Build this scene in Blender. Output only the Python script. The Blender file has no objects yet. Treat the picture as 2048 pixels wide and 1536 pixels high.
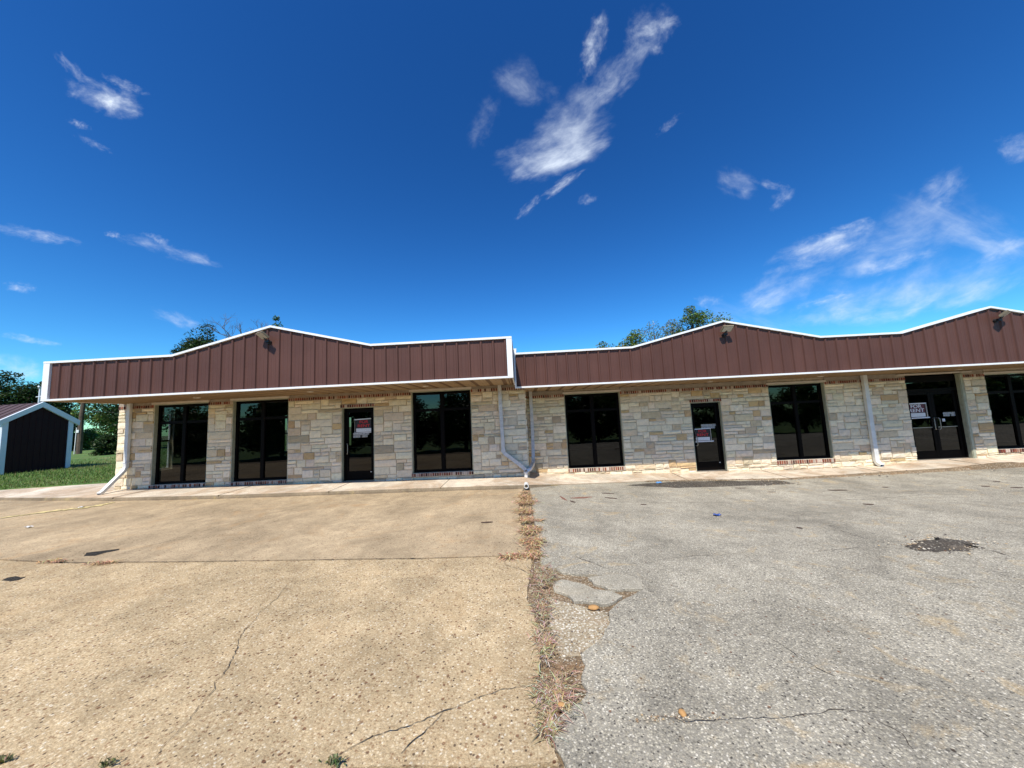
import bpy, math, random
from mathutils import Vector, Matrix, noise as mnoise

C = bpy.context.scene
COL = C.collection
rnd = random.Random(7)

# ------------------------------------------------------------------ camera
FPX, YAW, PITCH, ROLL, CAMH = 690.0, -.0254, .1002, -.0474, 1.581
def cam_axes():
    cy, sy = math.cos(YAW), math.sin(YAW)
    f = Vector((sy, cy, 0)); r = Vector((cy, -sy, 0)); u = Vector((0, 0, 1))
    f2 = f * math.cos(PITCH) + u * math.sin(PITCH); u2 = u * math.cos(PITCH) - f * math.sin(PITCH)
    c, s = math.cos(ROLL), math.sin(ROLL)
    return r * c + u2 * s, u2 * c - r * s, f2
AX, AY, AF = cam_axes()
cam = bpy.data.cameras.new('camera'); camo = bpy.data.objects.new('camera', cam); COL.objects.link(camo)
cam.sensor_fit = 'HORIZONTAL'; cam.sensor_width = 36; cam.lens = FPX / 2048 * 36
cam.clip_start = .05; cam.clip_end = 3000
m = Matrix((AX, AY, -AF)).transposed().to_4x4(); m.translation = (0, 0, CAMH); camo.matrix_world = m
C.camera = camo

def ray(px, py): return AF + AX * ((px - 1024) / FPX) + AY * ((768 - py) / FPX)
def at(px, py, Y):
    d = ray(px, py); t = Y / d.y; return Vector((d.x * t, Y, CAMH + d.z * t))
def lerp_tab(tab, x):
    if x <= tab[0][0]: return tab[0][1]
    for (a, za), (b, zb) in zip(tab, tab[1:]):
        if x <= b: return za + (zb - za) * (x - a) / (b - a)
    return tab[-1][1]
def sstep(a, b, x):
    t = min(1, max(0, (x - a) / (b - a))); return t * t * (3 - 2 * t)
# ground levels
WALLZ = [(-17, .085), (-12, .033), (-6, -.03), (0, -.092), (.4, -.19), (1.1, -.235), (3.2, -.33), (5.4, -.362), (8.5, -.42), (11, -.40), (12.2, -.31), (14, -.305), (15.3, -.245), (24, -.24)]
KERBY = [(-17, 10.2), (-15.4, 9.9), (-10.9, 9.12), (-8, 9.0), (-5, 9.02), (-1.5, 9.09), (0, 9.07), (1, 9.7), (2.5, 10.0), (3.9, 10.2), (5.5, 10.1), (7.2, 10.12), (9.1, 10.33), (11.5, 10.45), (13, 10.35), (24, 10.3)]
KERBZ = [(-17, .0), (-11, -.01), (-8, -.04), (-5.3, -.065), (-1.5, -.107), (0, -.125), (1, -.265), (2.5, -.33), (3.9, -.375), (5.5, -.405), (7.2, -.44), (9, -.445), (11.5, -.42), (13, -.37), (24, -.34)]
LOTK = [(-17, -.07), (-11, -.09), (-8, -.125), (-5.3, -.15), (-1.5, -.195), (0, -.21), (1, -.285), (2.5, -.345), (3.9, -.39), (5.5, -.42), (7.2, -.455), (9, -.46), (11.5, -.44), (13, -.39), (24, -.36)]
def zlot(x, y):
    w = sstep(2, 9, y); return lerp_tab(LOTK, x) * w + (-.17) * (1 - w) - .12 * max(0., .9 - y) ** 1.0
def gnd(px, py, lift=0.):
    z = -.17
    for _ in range(12):
        d = ray(px, py); t = (z - CAMH) / d.z; x, y = d.x * t, d.y * t; z = zlot(x, y)
    return Vector((x, y, z + lift))
DF1, DF2, D1, D2 = 8.42, 9.70, 10.23, 11.28

# ------------------------------------------------------------------ materials
class NT:
    def __init__(s, name):
        s.m = bpy.data.materials.new(name); s.m.use_nodes = True
        s.t = s.m.node_tree; s.t.nodes.clear()
        s.out = s.t.nodes.new('ShaderNodeOutputMaterial')
    def n(s, typ, **kw):
        nd = s.t.nodes.new('ShaderNode' + typ)
        for k, v in kw.items():
            if k in nd.inputs: s.set(nd.inputs[k], v)
            else: setattr(nd, k, v)
        return nd
    def set(s, sock, v):
        if isinstance(v, bpy.types.NodeSocket): s.t.links.new(v, sock)
        else:
            if hasattr(sock.default_value, '__len__') and not hasattr(v, '__len__'): v = [v] * len(sock.default_value)
            if hasattr(sock.default_value, '__len__') and len(sock.default_value) == 4 and len(v) == 3: v = tuple(v) + (1,)
            sock.default_value = v
    def obj(s): return s.n('TexCoord').outputs['Object']
    def noise(s, scale, detail=3, rough=.55, vec=None, dist=0):
        nd = s.n('TexNoise'); nd.inputs['Scale'].default_value = scale; nd.inputs['Detail'].default_value = detail
        nd.inputs['Roughness'].default_value = rough; nd.inputs['Distortion'].default_value = dist
        s.t.links.new(vec or s.obj(), nd.inputs['Vector']); return nd.outputs['Fac']
    def vor(s, scale, feature='F1', vec=None):
        nd = s.n('TexVoronoi'); nd.feature = feature; nd.inputs['Scale'].default_value = scale
        s.t.links.new(vec or s.obj(), nd.inputs['Vector']); return nd
    def ramp(s, fac, stops, interp='LINEAR'):
        nd = s.n('ValToRGB'); cr = nd.color_ramp; cr.interpolation = interp
        while len(cr.elements) < len(stops): cr.elements.new(.5)
        for e, (p, c) in zip(cr.elements, stops):
            e.position = p; e.color = (c, c, c, 1) if not hasattr(c, '__len__') else tuple(c) + (1,)
        s.t.links.new(fac, nd.inputs['Fac']); return nd.outputs['Color']
    def mix(s, fac, a, b, blend='MIX'):
        nd = s.n('Mix', data_type='RGBA', blend_type=blend)
        s.set(nd.inputs[0], fac); s.set(nd.inputs[6], a); s.set(nd.inputs[7], b); return nd.outputs[2]
    def math(s, op, a, b=0.):
        nd = s.n('Math', operation=op); s.set(nd.inputs[0], a); s.set(nd.inputs[1], b); return nd.outputs[0]
    def attr(s, name='col'): 
        nd = s.n('Attribute'); nd.attribute_name = name; return nd
    def bump(s, h, strength=.5, dist=.01):
        nd = s.n('Bump'); nd.inputs['Strength'].default_value = strength; nd.inputs['Distance'].default_value = dist
        s.t.links.new(h, nd.inputs['Height']); return nd.outputs[0]
    def bsdf(s, color, rough=.8, normal=None, metal=0., spec=.5):
        nd = s.n('BsdfPrincipled'); s.set(nd.inputs['Base Color'], color); s.set(nd.inputs['Roughness'], rough)
        s.set(nd.inputs['Metallic'], metal); s.set(nd.inputs['Specular IOR Level'], spec)
        if normal is not None: s.t.links.new(normal, nd.inputs['Normal'])
        return nd
    def fin(s, sh): s.t.links.new(sh.outputs[0], s.out.inputs['Surface']); return s.m

def m_plain(name, col, rough=.6, var=.12, scale=6, metal=0., spec=.5, bump=.15, bscale=60):
    k = NT(name); f = k.noise(scale, 4)
    c = k.mix(1., col, k.ramp(f, [(.3, 1 - var), (.7, 1 + var * .6)]), 'MULTIPLY')
    return k.fin(k.bsdf(c, rough, k.bump(k.noise(bscale, 2), bump, .004) if bump else None, metal, spec))
def m_attr(name, rough=.85, var=.25, scale=14, bump=.6, bdist=.012, spec=.3, pits=True):
    k = NT(name); a = k.attr().outputs['Color']
    f = k.noise(scale, 6, .65)
    c = k.mix(1., a, k.ramp(f, [(.25, 1 - var), (.5, 1.), (.75, 1 + var * .45)]), 'MULTIPLY')
    if pits:
        p = k.ramp(k.noise(38, 3, .6), [(.60, 0.), (.72, 1.)])
        c = k.mix(k.math('MULTIPLY', p, .35), c, (.25, .2, .14))
    return k.fin(k.bsdf(c, rough, k.bump(k.noise(24, 6, .7), bump, bdist), 0, spec))

def m_concrete(name, cols, matrix, stainlo, stainhi, peb=55, pebamt=.75, stain_col=(.30, .16, .08), stain_amt=.5, dark=.05, bump=.5, stsc=.9, stlo=.53):
    k = NT(name); o = k.obj()
    wob = k.n('VectorMath', operation='ADD'); k.t.links.new(o, wob.inputs[0])
    nz = k.n('TexNoise'); nz.inputs['Scale'].default_value = 40; k.t.links.new(o, nz.inputs['Vector'])
    sc = k.n('VectorMath', operation='SCALE'); k.t.links.new(nz.outputs['Color'], sc.inputs[0]); sc.inputs['Scale'].default_value = .012
    k.t.links.new(sc.outputs[0], wob.inputs[1])
    v = k.vor(peb, vec=wob.outputs[0])
    sep = k.n('SeparateColor'); k.t.links.new(v.outputs['Color'], sep.inputs[0])
    pc = k.ramp(sep.outputs[0], cols, 'CONSTANT')
    e = k.ramp(v.outputs['Distance'], [(.35, 1.), (.6, 0.)])
    c = k.mix(k.math('MULTIPLY', e, pebamt), matrix, pc)
    v2 = k.vor(peb * .42, vec=wob.outputs[0]); s2 = k.n('SeparateColor'); k.t.links.new(v2.outputs['Color'], s2.inputs[0])
    big = k.math('MULTIPLY', k.ramp(s2.outputs[1], [(1 - dark, 0.), (1 - dark + .01, 1.)]), k.ramp(v2.outputs['Distance'], [(.22, 1.), (.34, 0.)]))
    c = k.mix(k.math('MULTIPLY', big, .85), c, k.mix(s2.outputs[2], (.05, .03, .02), (.22, .10, .05)))
    # wear and stains with shapes of their own
    st = k.noise(.55, 6, .62, dist=.6)
    c = k.mix(1., c, k.ramp(st, [(.28, stainlo), (.5, 1.), (.75, stainhi)]), 'MULTIPLY')
    rs = k.ramp(k.noise(stsc, 6, .72, dist=1.2), [(stlo, 0.), (stlo + .13, 1.)])
    c = k.mix(k.math('MULTIPLY', rs, stain_amt), c, stain_col)
    fine = k.noise(5, 5, .7); c = k.mix(1., c, k.ramp(fine, [(.3, .86), (.7, 1.12)]), 'MULTIPLY')
    c = k.mix(1., c, k.ramp(k.noise(2.1, 4, .6, dist=.8), [(.28, .84), (.5, 1.), (.75, 1.1)]), 'MULTIPLY')
    mp = k.n('Mapping'); k.t.links.new(o, mp.inputs['Vector']); mp.inputs['Scale'].default_value = (2.4, .22, 1)
    c = k.mix(1., c, k.ramp(k.noise(1., 4, .6, vec=mp.outputs[0]), [(.3, .90), (.5, 1.), (.75, 1.07)]), 'MULTIPLY')
    gr = k.noise(170, 2, .7); c = k.mix(1., c, k.ramp(gr, [(.3, .72), (.7, 1.26)]), 'MULTIPLY')
    h = k.math('ADD', k.math('MULTIPLY', v.outputs['Distance'], -.6), k.math('MULTIPLY', gr, .7))
    h = k.math('SUBTRACT', h, k.math('MULTIPLY', big, .5))
    return k.fin(k.bsdf(c, .95, k.bump(h, bump, .006), 0, .12))

TAN = [(0, (.44, .325, .18)), (.22, (.56, .435, .255)), (.42, (.36, .252, .136)), (.6, (.62, .50, .32)), (.78, (.28, .175, .092)), (.9, (.70, .61, .45)), (.955, (.065, .042, .03))]
M = {}
M['conc_near'] = m_concrete('exposed aggregate concrete', TAN, (.46, .345, .20), .76, 1.15, 62, .88, (.42, .28, .14), .3, .14, .9)
M['conc_far'] = m_concrete('worn brown concrete', [(0, (.40, .30, .18)), (.4, (.49, .39, .24)), (.7, (.30, .215, .125)), (.93, (.11, .08, .05))], (.415, .315, .195), .62, 1.24, 62, .8, (.43, .27, .13), .5, .08, .6, 1.1, .55)
M['walk'] = m_concrete('sidewalk concrete', [(0, (.57, .485, .37)), (.5, (.63, .55, .43)), (.9, (.43, .34, .24))], (.60, .515, .395), .70, 1.25, 70, .5, (.40, .26, .15), .6, .015, .3, .7, .46)
M['kerb'] = m_concrete('kerb concrete', [(0, (.26, .205, .13)), (.5, (.33, .26, .17)), (.9, (.19, .14, .09))], (.22, .17, .11), .6, 1.2, 70, .5, (.46, .36, .13), .5, .04, .5, 1.2, .56)
ASPH = [(0, (.36, .32, .235)), (.2, (.48, .43, .32)), (.4, (.21, .19, .145)), (.58, (.58, .52, .39)), (.74, (.40, .35, .26)), (.86, (.68, .62, .49)), (.94, (.09, .08, .065))]
M['asph'] = m_concrete('weathered asphalt', ASPH, (.31, .28, .218), .68, 1.22, 74, .97, (.52, .37, .18), .55, .035, 1., 2.3, .565)
M['asph_slab'] = m_concrete('old asphalt slab', ASPH, (.36, .325, .25), .82, 1.1, 90, .75, (.42, .33, .2), .3, .03, .6)
M['tar'] = m_concrete('tar', [(0, (.030, .027, .023)), (.5, (.055, .049, .041)), (.88, (.13, .115, .095))], (.032, .029, .025), .8, 1.2, 60, .8, (.07, .06, .05), .2, .03, 1.)
M['tarcrumb'] = m_concrete('asphalt crumbs', [(0, (.065, .056, .045)), (.45, (.14, .12, .095)), (.7, (.045, .040, .034)), (.88, (.40, .36, .28))], (.085, .073, .058), .8, 1.2, 60, .9, (.16, .12, .08), .4, .05, 1.)
M['soil'] = m_concrete('soil and grit', [(0, (.24, .165, .09)), (.3, (.40, .31, .20)), (.55, (.11, .08, .055)), (.8, (.55, .48, .36))], (.21, .15, .09), .7, 1.2, 60, .85, (.24, .13, .06), .5, .05, 1.)
M['gravelbed'] = m_concrete('pale gravel bed', [(0, (.46, .40, .28)), (.3, (.62, .57, .44)), (.55, (.34, .26, .16)), (.8, (.75, .70, .58))], (.36, .29, .19), .7, 1.2, 48, .9, (.28, .17, .09), .5, .06, 1.)
M['crack'] = m_plain('dirt in cracks', (.055, .04, .027), .95, .5, 30)
M['paint'] = m_plain('worn yellow paint', (.62, .50, .22), .9, .5, 9)
k = NT('lawn soil'); f = k.noise(.7, 5); g = k.noise(30, 3)
M['lawn'] = k.fin(k.bsdf(k.mix(1., k.ramp(f, [(.3, (.07, .14, .025)), (.55, (.11, .19, .035)), (.75, (.24, .22, .085))]), k.ramp(g, [(.3, .6), (.7, 1.3)]), 'MULTIPLY'), .95, k.bump(g, 1., .05)))
M['ground'] = m_plain('far ground', (.16, .17, .07), .95, .5, .3)
M['stone'] = m_attr('limestone blocks', .9, .22, 9, .75, .014)
M['mortar'] = m_plain('mortar', (.66, .56, .41), .95, .25, 12, bump=.5)
M['brick'] = m_attr('bricks', .9, .3, 40, .5, .006, pits=False)
k = NT('brown metal sheet'); f = k.noise(1.3, 4)
stv = k.n('Mapping'); k.t.links.new(k.obj(), stv.inputs['Vector']); stv.inputs['Scale'].default_value = (18, 18, .5)
f2 = k.noise(1., 3, vec=stv.outputs[0])
c = k.mix(1., (.099, .044, .032), k.ramp(f, [(.3, .90), (.7, 1.08)]), 'MULTIPLY')
c = k.mix(1., c, k.ramp(f2, [(.3, .93), (.7, 1.05)]), 'MULTIPLY')
sv2 = k.n('Mapping'); k.t.links.new(k.obj(), sv2.inputs['Vector']); sv2.inputs['Scale'].default_value = (1.15, 1.15, .05)
c = k.mix(1., c, k.ramp(k.noise(1., 2, vec=sv2.outputs[0]), [(.3, .91), (.7, 1.09)]), 'MULTIPLY')
M['brown'] = k.fin(k.bsdf(c, .5, k.bump(k.noise(2.5, 3), .14, .012), 0, .25))
M['shedbrown'] = m_plain('dark brown shed sheet', (.030, .013, .012), .75, .1, 2, spec=.15, bump=.05); M['shedroof'] = m_plain('brown shed roof', (.075, .042, .038), .6, .1, 2, bump=.05)
M['white'] = m_plain('white painted metal', (.80, .80, .78), .4, .06, 3, bump=.05)
M['shedwhite'] = m_plain('shed white metal', (.70, .74, .76), .45, .06, 3, bump=.05)
M['soffit'] = m_plain('soffit sheet', (.37, .255, .14), .6, .12, 2, bump=.05)
M['soffitshade'] = m_plain('soffit groove shade', (.16, .09, .04), .8, .2, 5)
M['trimcream'] = m_plain('cream board', (.62, .56, .47), .7, .12, 4)
M['trimdull'] = m_plain('dull board', (.36, .30, .23), .8, .2, 6)
M['jamb'] = m_plain('sage painted jamb', (.36, .37, .27), .8, .2, 8)
M['frame'] = m_plain('dark bronze metal', (.004, .003, .0026), .5, .1, 5, spec=.06, bump=0)
k = NT('galvanised metal'); f = k.noise(7, 5, .7, dist=.5)
c = k.mix(1., (.66, .645, .61), k.ramp(f, [(.3, .8), (.6, 1.05)]), 'MULTIPLY')
c = k.mix(k.math('MULTIPLY', k.ramp(k.noise(16, 5, .75), [(.55, 0.), (.68, 1.)]), .55), c, (.13, .12, .10))
M['galv'] = k.fin(k.bsdf(c, .5, None, .25, .5))
M['downwhite'] = m_plain('pale painted downspout', (.70, .70, .66), .5, .14, 5, bump=.05)
M['chrome'] = m_plain('worn steel', (.42, .40, .36), .35, .1, 9, .9)
M['black'] = m_plain('black plastic', (.012, .012, .013), .5, .1, 5)
M['signblack'] = m_plain('sign black', (.018, .014, .014), .5, .1, 5)
M['signred'] = m_plain('sign red', (.62, .02, .022), .5, .1, 5)
M['signmaroon'] = m_plain('sign maroon', (.10, .008, .02), .5, .1, 5)
M['paper'] = m_plain('paper', (.72, .74, .76), .7, .06, 20, bump=0)
M['ink'] = m_plain('pen ink', (.22, .30, .34), .7, .1, 20, bump=0)
M['letter'] = m_plain('sticker', (.42, .43, .42), .6, .1, 20, bump=0)
M['lamphead'] = m_plain('bronze lamp head', (.22, .17, .10), .5, .1, 8)
M['lens'] = m_plain('lamp lens', (.50, .45, .36), .3, .05, 8, bump=0)
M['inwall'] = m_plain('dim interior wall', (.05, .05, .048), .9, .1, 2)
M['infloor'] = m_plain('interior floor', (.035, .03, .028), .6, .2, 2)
M['bark'] = m_plain('bark', (.09, .07, .05), .95, .4, 5, bump=.8)
M['deadwood'] = m_plain('dead grey wood', (.13, .105, .09), .95, .3, 5)
M['polewood'] = m_plain('pole wood', (.11, .075, .05), .95, .35, 4, bump=.6)
M['pvc'] = m_plain('pvc', (.72, .71, .66), .5, .1, 12)
M['hole'] = m_plain('pipe inside', (.006, .005, .005), .9, .1, 9, bump=0)
M['red'] = m_plain('red enamel', (.45, .02, .02), .35, .1, 9, bump=0)
M['blue'] = m_plain('blue plastic', (.02, .06, .26), .35, .2, 30)
M['paleblue'] = m_plain('pale blue plastic', (.12, .32, .60), .4, .2, 30)
M['roof'] = m_plain('roof sheet', (.35, .35, .34), .5, .1, 2)

def m_leaf(name, rough=.55, trans=.25):
    k = NT(name); a = k.attr().outputs['Color']
    b = k.bsdf(a, rough, None, 0, .3); t = k.n('BsdfTranslucent'); k.t.links.new(a, t.inputs['Color'])
    mx = k.n('MixShader'); mx.inputs[0].default_value = trans
    k.t.links.new(b.outputs[0], mx.inputs[1]); k.t.links.new(t.outputs[0], mx.inputs[2]); return k.fin(mx)
M['leaf'] = m_leaf('leaves'); M['straw'] = m_leaf('dry grass', .9, .05); M['grass'] = m_leaf('grass blades', .6, .3)
M['pebble'] = m_attr('loose stones', .9, .2, 30, .4, .004, pits=False)

k = NT('tinted glass')
fr = k.n('Fresnel'); fr.inputs['IOR'].default_value = 1.5
wb = k.bump(k.noise(.9, 2), .035, .05)
gl = k.n('BsdfGlossy'); gl.inputs['Roughness'].default_value = .006; k.t.links.new(wb, gl.inputs['Normal'])
tr = k.n('BsdfTransparent'); tr.inputs['Color'].default_value = (.17, .19, .185, 1)
mx = k.n('MixShader'); k.t.links.new(k.math('MINIMUM', k.math('MULTIPLY', fr.outputs[0], 1.15), 1.), mx.inputs[0]); k.t.links.new(tr.outputs[0], mx.inputs[1]); k.t.links.new(gl.outputs[0], mx.inputs[2])
M['glass'] = k.fin(mx)
k = NT('clear glass'); fr = k.n('Fresnel'); fr.inputs['IOR'].default_value = 1.45
gl = k.n('BsdfGlossy'); gl.inputs['Roughness'].default_value = .01
tr = k.n('BsdfTransparent'); tr.inputs['Color'].default_value = (.85, .9, .86, 1)
mx = k.n('MixShader'); k.t.links.new(fr.outputs[0], mx.inputs[0]); k.t.links.new(tr.outputs[0], mx.inputs[1]); k.t.links.new(gl.outputs[0], mx.inputs[2])
M['clear'] = k.fin(mx)

# ------------------------------------------------------------------ mesh tools
class MB:
    def __init__(s): s.v = []; s.f = []; s.mi = []; s.c = []
    def add(s, vs, fs, mi=0, col=None):
        b = len(s.v); s.v += [tuple(p) for p in vs]
        for f in fs: s.f.append([b + i for i in f]); s.mi.append(mi); s.c.append(col)
        return s
    def box(s, x0, x1, y0, y1, z0, z1, mi=0, col=None):
        return s.add([(x0, y0, z0), (x1, y0, z0), (x1, y1, z0), (x0, y1, z0), (x0, y0, z1), (x1, y0, z1), (x1, y1, z1), (x0, y1, z1)],
                     [(0, 3, 2, 1), (4, 5, 6, 7), (0, 1, 5, 4), (1, 2, 6, 5), (2, 3, 7, 6), (3, 0, 4, 7)], mi, col)
    def prism(s, poly, y0, y1, mi=0, col=None):
        """poly in (x,z), extruded along y"""
        n = len(poly); vs = [(x, y0, z) for x, z in poly] + [(x, y1, z) for x, z in poly]
        fs = [list(range(n)), list(range(2 * n - 1, n - 1, -1))] + [(i, i + n, (i + 1) % n + n, (i + 1) % n) for i in range(n)]
        return s.add(vs, fs, mi, col)
    def hexa(s, p, mi=0, col=None):
        return s.add(p, [(0, 3, 2, 1), (4, 5, 6, 7), (0, 1, 5, 4), (1, 2, 6, 5), (2, 3, 7, 6), (3, 0, 4, 7)], mi, col)
    def bar(s, p, q, w, h, up=(0, 0, 1), mi=0, col=None):
        p, q = Vector(p), Vector(q); d = (q - p).normalized(); sd = d.cross(Vector(up))
        if sd.length < 1e-4: sd = d.cross(Vector((0, 1, 0)))
        sd.normalize(); uu = sd.cross(d)
        o = [(-w / 2, -h / 2), (w / 2, -h / 2), (w / 2, h / 2), (-w / 2, h / 2)]
        return s.hexa([p + sd * a + uu * b for a, b in o] + [q + sd * a + uu * b for a, b in o], mi, col)
    def tube(s, pts, rad, n=8, mi=0, col=None, cap=True):
        pts = [Vector(p) for p in pts]; rad = rad if hasattr(rad, '__len__') else [rad] * len(pts)
        vs = []; ref = Vector((.31, .17, .93))
        for i, p in enumerate(pts):
            d = (pts[min(i + 1, len(pts) - 1)] - pts[max(i - 1, 0)]).normalized()
            a = d.cross(ref);
            if a.length < .05: a = d.cross(Vector((1, 0, 0)))
            a.normalize(); b = d.cross(a)
            vs += [p + (a * math.cos(t) + b * math.sin(t)) * rad[i] for t in [2 * math.pi * j / n for j in range(n)]]
        fs = [(i * n + j, i * n + (j + 1) % n, (i + 1) * n + (j + 1) % n, (i + 1) * n + j) for i in range(len(pts) - 1) for j in range(n)]
        if cap: fs += [list(range(n - 1, -1, -1)), list(range((len(pts) - 1) * n, len(pts) * n))]
        return s.add(vs, fs, mi, col)
    def build(s, name, mats, smooth=False, bevel=0.):
        me = bpy.data.meshes.new(name); me.from_pydata(s.v, [], s.f)
        for mt in (mats if isinstance(mats, (list, tuple)) else [mats]): me.materials.append(mt)
        me.polygons.foreach_set('material_index', s.mi)
        if any(c is not None for c in s.c):
            ca = me.color_attributes.new('col', 'FLOAT_COLOR', 'CORNER'); data = []
            for f, c in zip(s.f, s.c): data += (list(c or (.5, .5, .5)) + [1]) * len(f)
            ca.data.foreach_set('color', data)
        if smooth: me.polygons.foreach_set('use_smooth', [True] * len(me.polygons))
        me.update()
        o = bpy.data.objects.new(name, me); COL.objects.link(o)
        if bevel:
            b = o.modifiers.new('edge', 'BEVEL'); b.width = bevel; b.segments = 2; b.limit_method = 'ANGLE'
        return o
def thing(name, label, cat, loc, group=None):
    o = bpy.data.objects.new(name, None); COL.objects.link(o); o.location = loc; o.empty_display_size = .3
    o['label'] = label; o['category'] = cat
    if group: o['group'] = group
    return o
def tag(o, label, cat, group=None):
    o['label'] = label; o['category'] = cat
    if group: o['group'] = group
    return o
def struct(o): o['kind'] = 'structure'; return o
def stuff(o, label=None, cat=None):
    o['kind'] = 'stuff'
    if label: o['label'] = label; o['category'] = cat
    return o
def P(mb, name, mats, root, part=None, **kw):
    """link a mesh given in world coordinates as a part of root (an Empty), or as a sub-part of one of its parts"""
    o = mb.build(name, mats, **kw); o.data.transform(Matrix.Translation(-root.location)); o.parent = part or root
    return o

# ------------------------------------------------------------------ sun and sky
S = Vector((-.134, -.541, .83)).normalized()
sl = bpy.data.lights.new('sun', 'SUN'); sl.energy = 5.0; sl.angle = math.radians(.53); sl.color = (1, .95, .87)
so = bpy.data.objects.new('sun', sl); COL.objects.link(so); so.rotation_euler = S.to_track_quat('Z', 'Y').to_euler(); so.location = (-5, -10, 30)
elev = math.asin(S.z); azim = math.atan2(S.x, S.y)
wd = bpy.data.worlds.new('World'); C.world = wd; wd.use_nodes = True
wt = wd.node_tree; wt.nodes.clear()
def W(t, **kw):
    nd = wt.nodes.new('ShaderNode' + t)
    for a, b in kw.items(): setattr(nd, a, b)
    return nd
L = wt.links.new
sky = W('TexSky', sky_type='NISHITA'); sky.sun_disc = False; sky.sun_elevation = elev; sky.sun_rotation = azim
sky.air_density = 1.0; sky.dust_density = .25; sky.ozone_density = 2.2; sky.altitude = 100
hs = W('HueSaturation'); hs.inputs['Saturation'].default_value = 1.22; hs.inputs['Value'].default_value = 1.08; hs.inputs['Hue'].default_value = .505
L(sky.outputs[0], hs.inputs['Color'])
tint = W('Mix', data_type='RGBA', blend_type='MULTIPLY'); tint.inputs[0].default_value = 1.; L(hs.outputs[0], tint.inputs[6]); tint.inputs[7].default_value = (.44, 1.03, 1.42, 1)
gam = W('Gamma'); gam.inputs['Gamma'].default_value = 1.4; L(tint.outputs[2], gam.inputs['Color'])
tn2 = W('Mix', data_type='RGBA', blend_type='MULTIPLY'); tn2.inputs[0].default_value = 1.; L(gam.outputs[0], tn2.inputs[6]); tn2.inputs[7].default_value = (1.2, .71, .48, 1)
geo = W('NewGeometry'); inc = W('VectorMath', operation='SCALE'); inc.inputs['Scale'].default_value = -1.0
L(geo.outputs['Incoming'], inc.inputs[0])
sep = W('SeparateXYZ'); L(inc.outputs[0], sep.inputs[0])
def wm(op, a, b=0., clamp=False):
    nd = W('Math', operation=op); nd.use_clamp = clamp
    for i, v in enumerate((a, b)):
        if isinstance(v, bpy.types.NodeSocket): L(v, nd.inputs[i])
        else: nd.inputs[i].default_value = v
    return nd.outputs[0]
zc = wm('MAXIMUM', sep.outputs[2], .03)
pl = W('CombineXYZ'); L(wm('DIVIDE', sep.outputs[0], zc), pl.inputs[0]); L(wm('DIVIDE', sep.outputs[1], zc), pl.inputs[1])
def skyp(px, py):
    d = ray(px, py); return Vector((d.x / d.z, d.y / d.z, 0))
# cirrus wisps: end points of the long axis, half width, strength, noise stretch
CL = [((1160, 172), (1212, 15), 24, .72, 1.8), ((1262, 120), (1330, 10), 44, .80, 1.3), ((1290, 60), (1365, 35), 22, .40, 1.5), ((1150, 240), (1290, 95), 34, .55, 2.2),
      ((975, 350), (1232, 262), 50, .80, 2.2), ((1010, 365), (1222, 272), 30, 1.15, 3.2), ((1060, 300), (1225, 195), 50, .62, 1.8), ((1075, 398), (1175, 335), 10, .55, 3.2), ((1028, 444), (1085, 388), 10, .45, 2.6), ((1085, 405), (1150, 350), 7, .5, 3.),
      ((985, 140), (1115, 195), 44, .30, 1.3), ((935, 310), (990, 190), 26, .18, 1.3), ((1312, 272), (1362, 228), 10, .26, 1.8), ((1155, 405), (1195, 392), 12, .28, 1.2), 
      ((140, 172), (285, 228), 32, .92, 1.8), ((110, 105), (175, 165), 13, .36, 1.8), ((205, 150), (298, 190), 12, .42, 1.8),  ((135, 240), (182, 257), 9, .36, 1.2), ((150, 270), (228, 306), 8, .28, 1.8), 
      ((-30, 452), (175, 488), 14, .50, 2.6), ((208, 466), (246, 473), 8, .5, 1.2), ((255, 478), (462, 536), 16, .50, 2.6), ((285, 468), (345, 490), 10, .36, 1.3), ((5, 572), (75, 577), 12, .44, 1.8), 
      ((308, 622), (410, 662), 16, .42, 2.2), ((0, 668), (125, 692), 9, .40, 2.4), ((-40, 730), (100, 748), 22, .60, 2.2),  
      ((1428, 345), (1520, 388), 28, .32, 1.6), ((1535, 425), (1592, 370), 16, .34, 1.8), ((1500, 362), (1588, 378), 12, .34, 1.8), 
      ((1505, 552), (1765, 452), 30, .80, 3.), ((1590, 500), (1760, 440), 18, .75, 2.6), ((1600, 560), (1960, 430), 52, .62, 3.2), ((1810, 430), (1945, 345), 30, .46, 2.), ((1690, 552), (1880, 500), 22, .62, 2.8),
      ((1840, 430), (2080, 510), 46, .50, 3.), ((1920, 540), (2090, 460), 16, .45, 3.4), ((1450, 632), (1650, 552), 34, .70, 3.), ((1540, 660), (1780, 585), 32, .62, 3.), ((1600, 665), (2010, 540), 42, .66, 3.6), ((1800, 640), (2080, 530), 34, .50, 3.6),
      ((1385, 607), (1445, 598), 14, .38, 1.3), ((1990, 308), (2110, 280), 34, .55, 1.6), ((1585, 617), (1722, 583), 9, .55, 3.4), ((1430, 655), (1620, 690), 34, .55, 3.)]
tot = None
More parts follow.
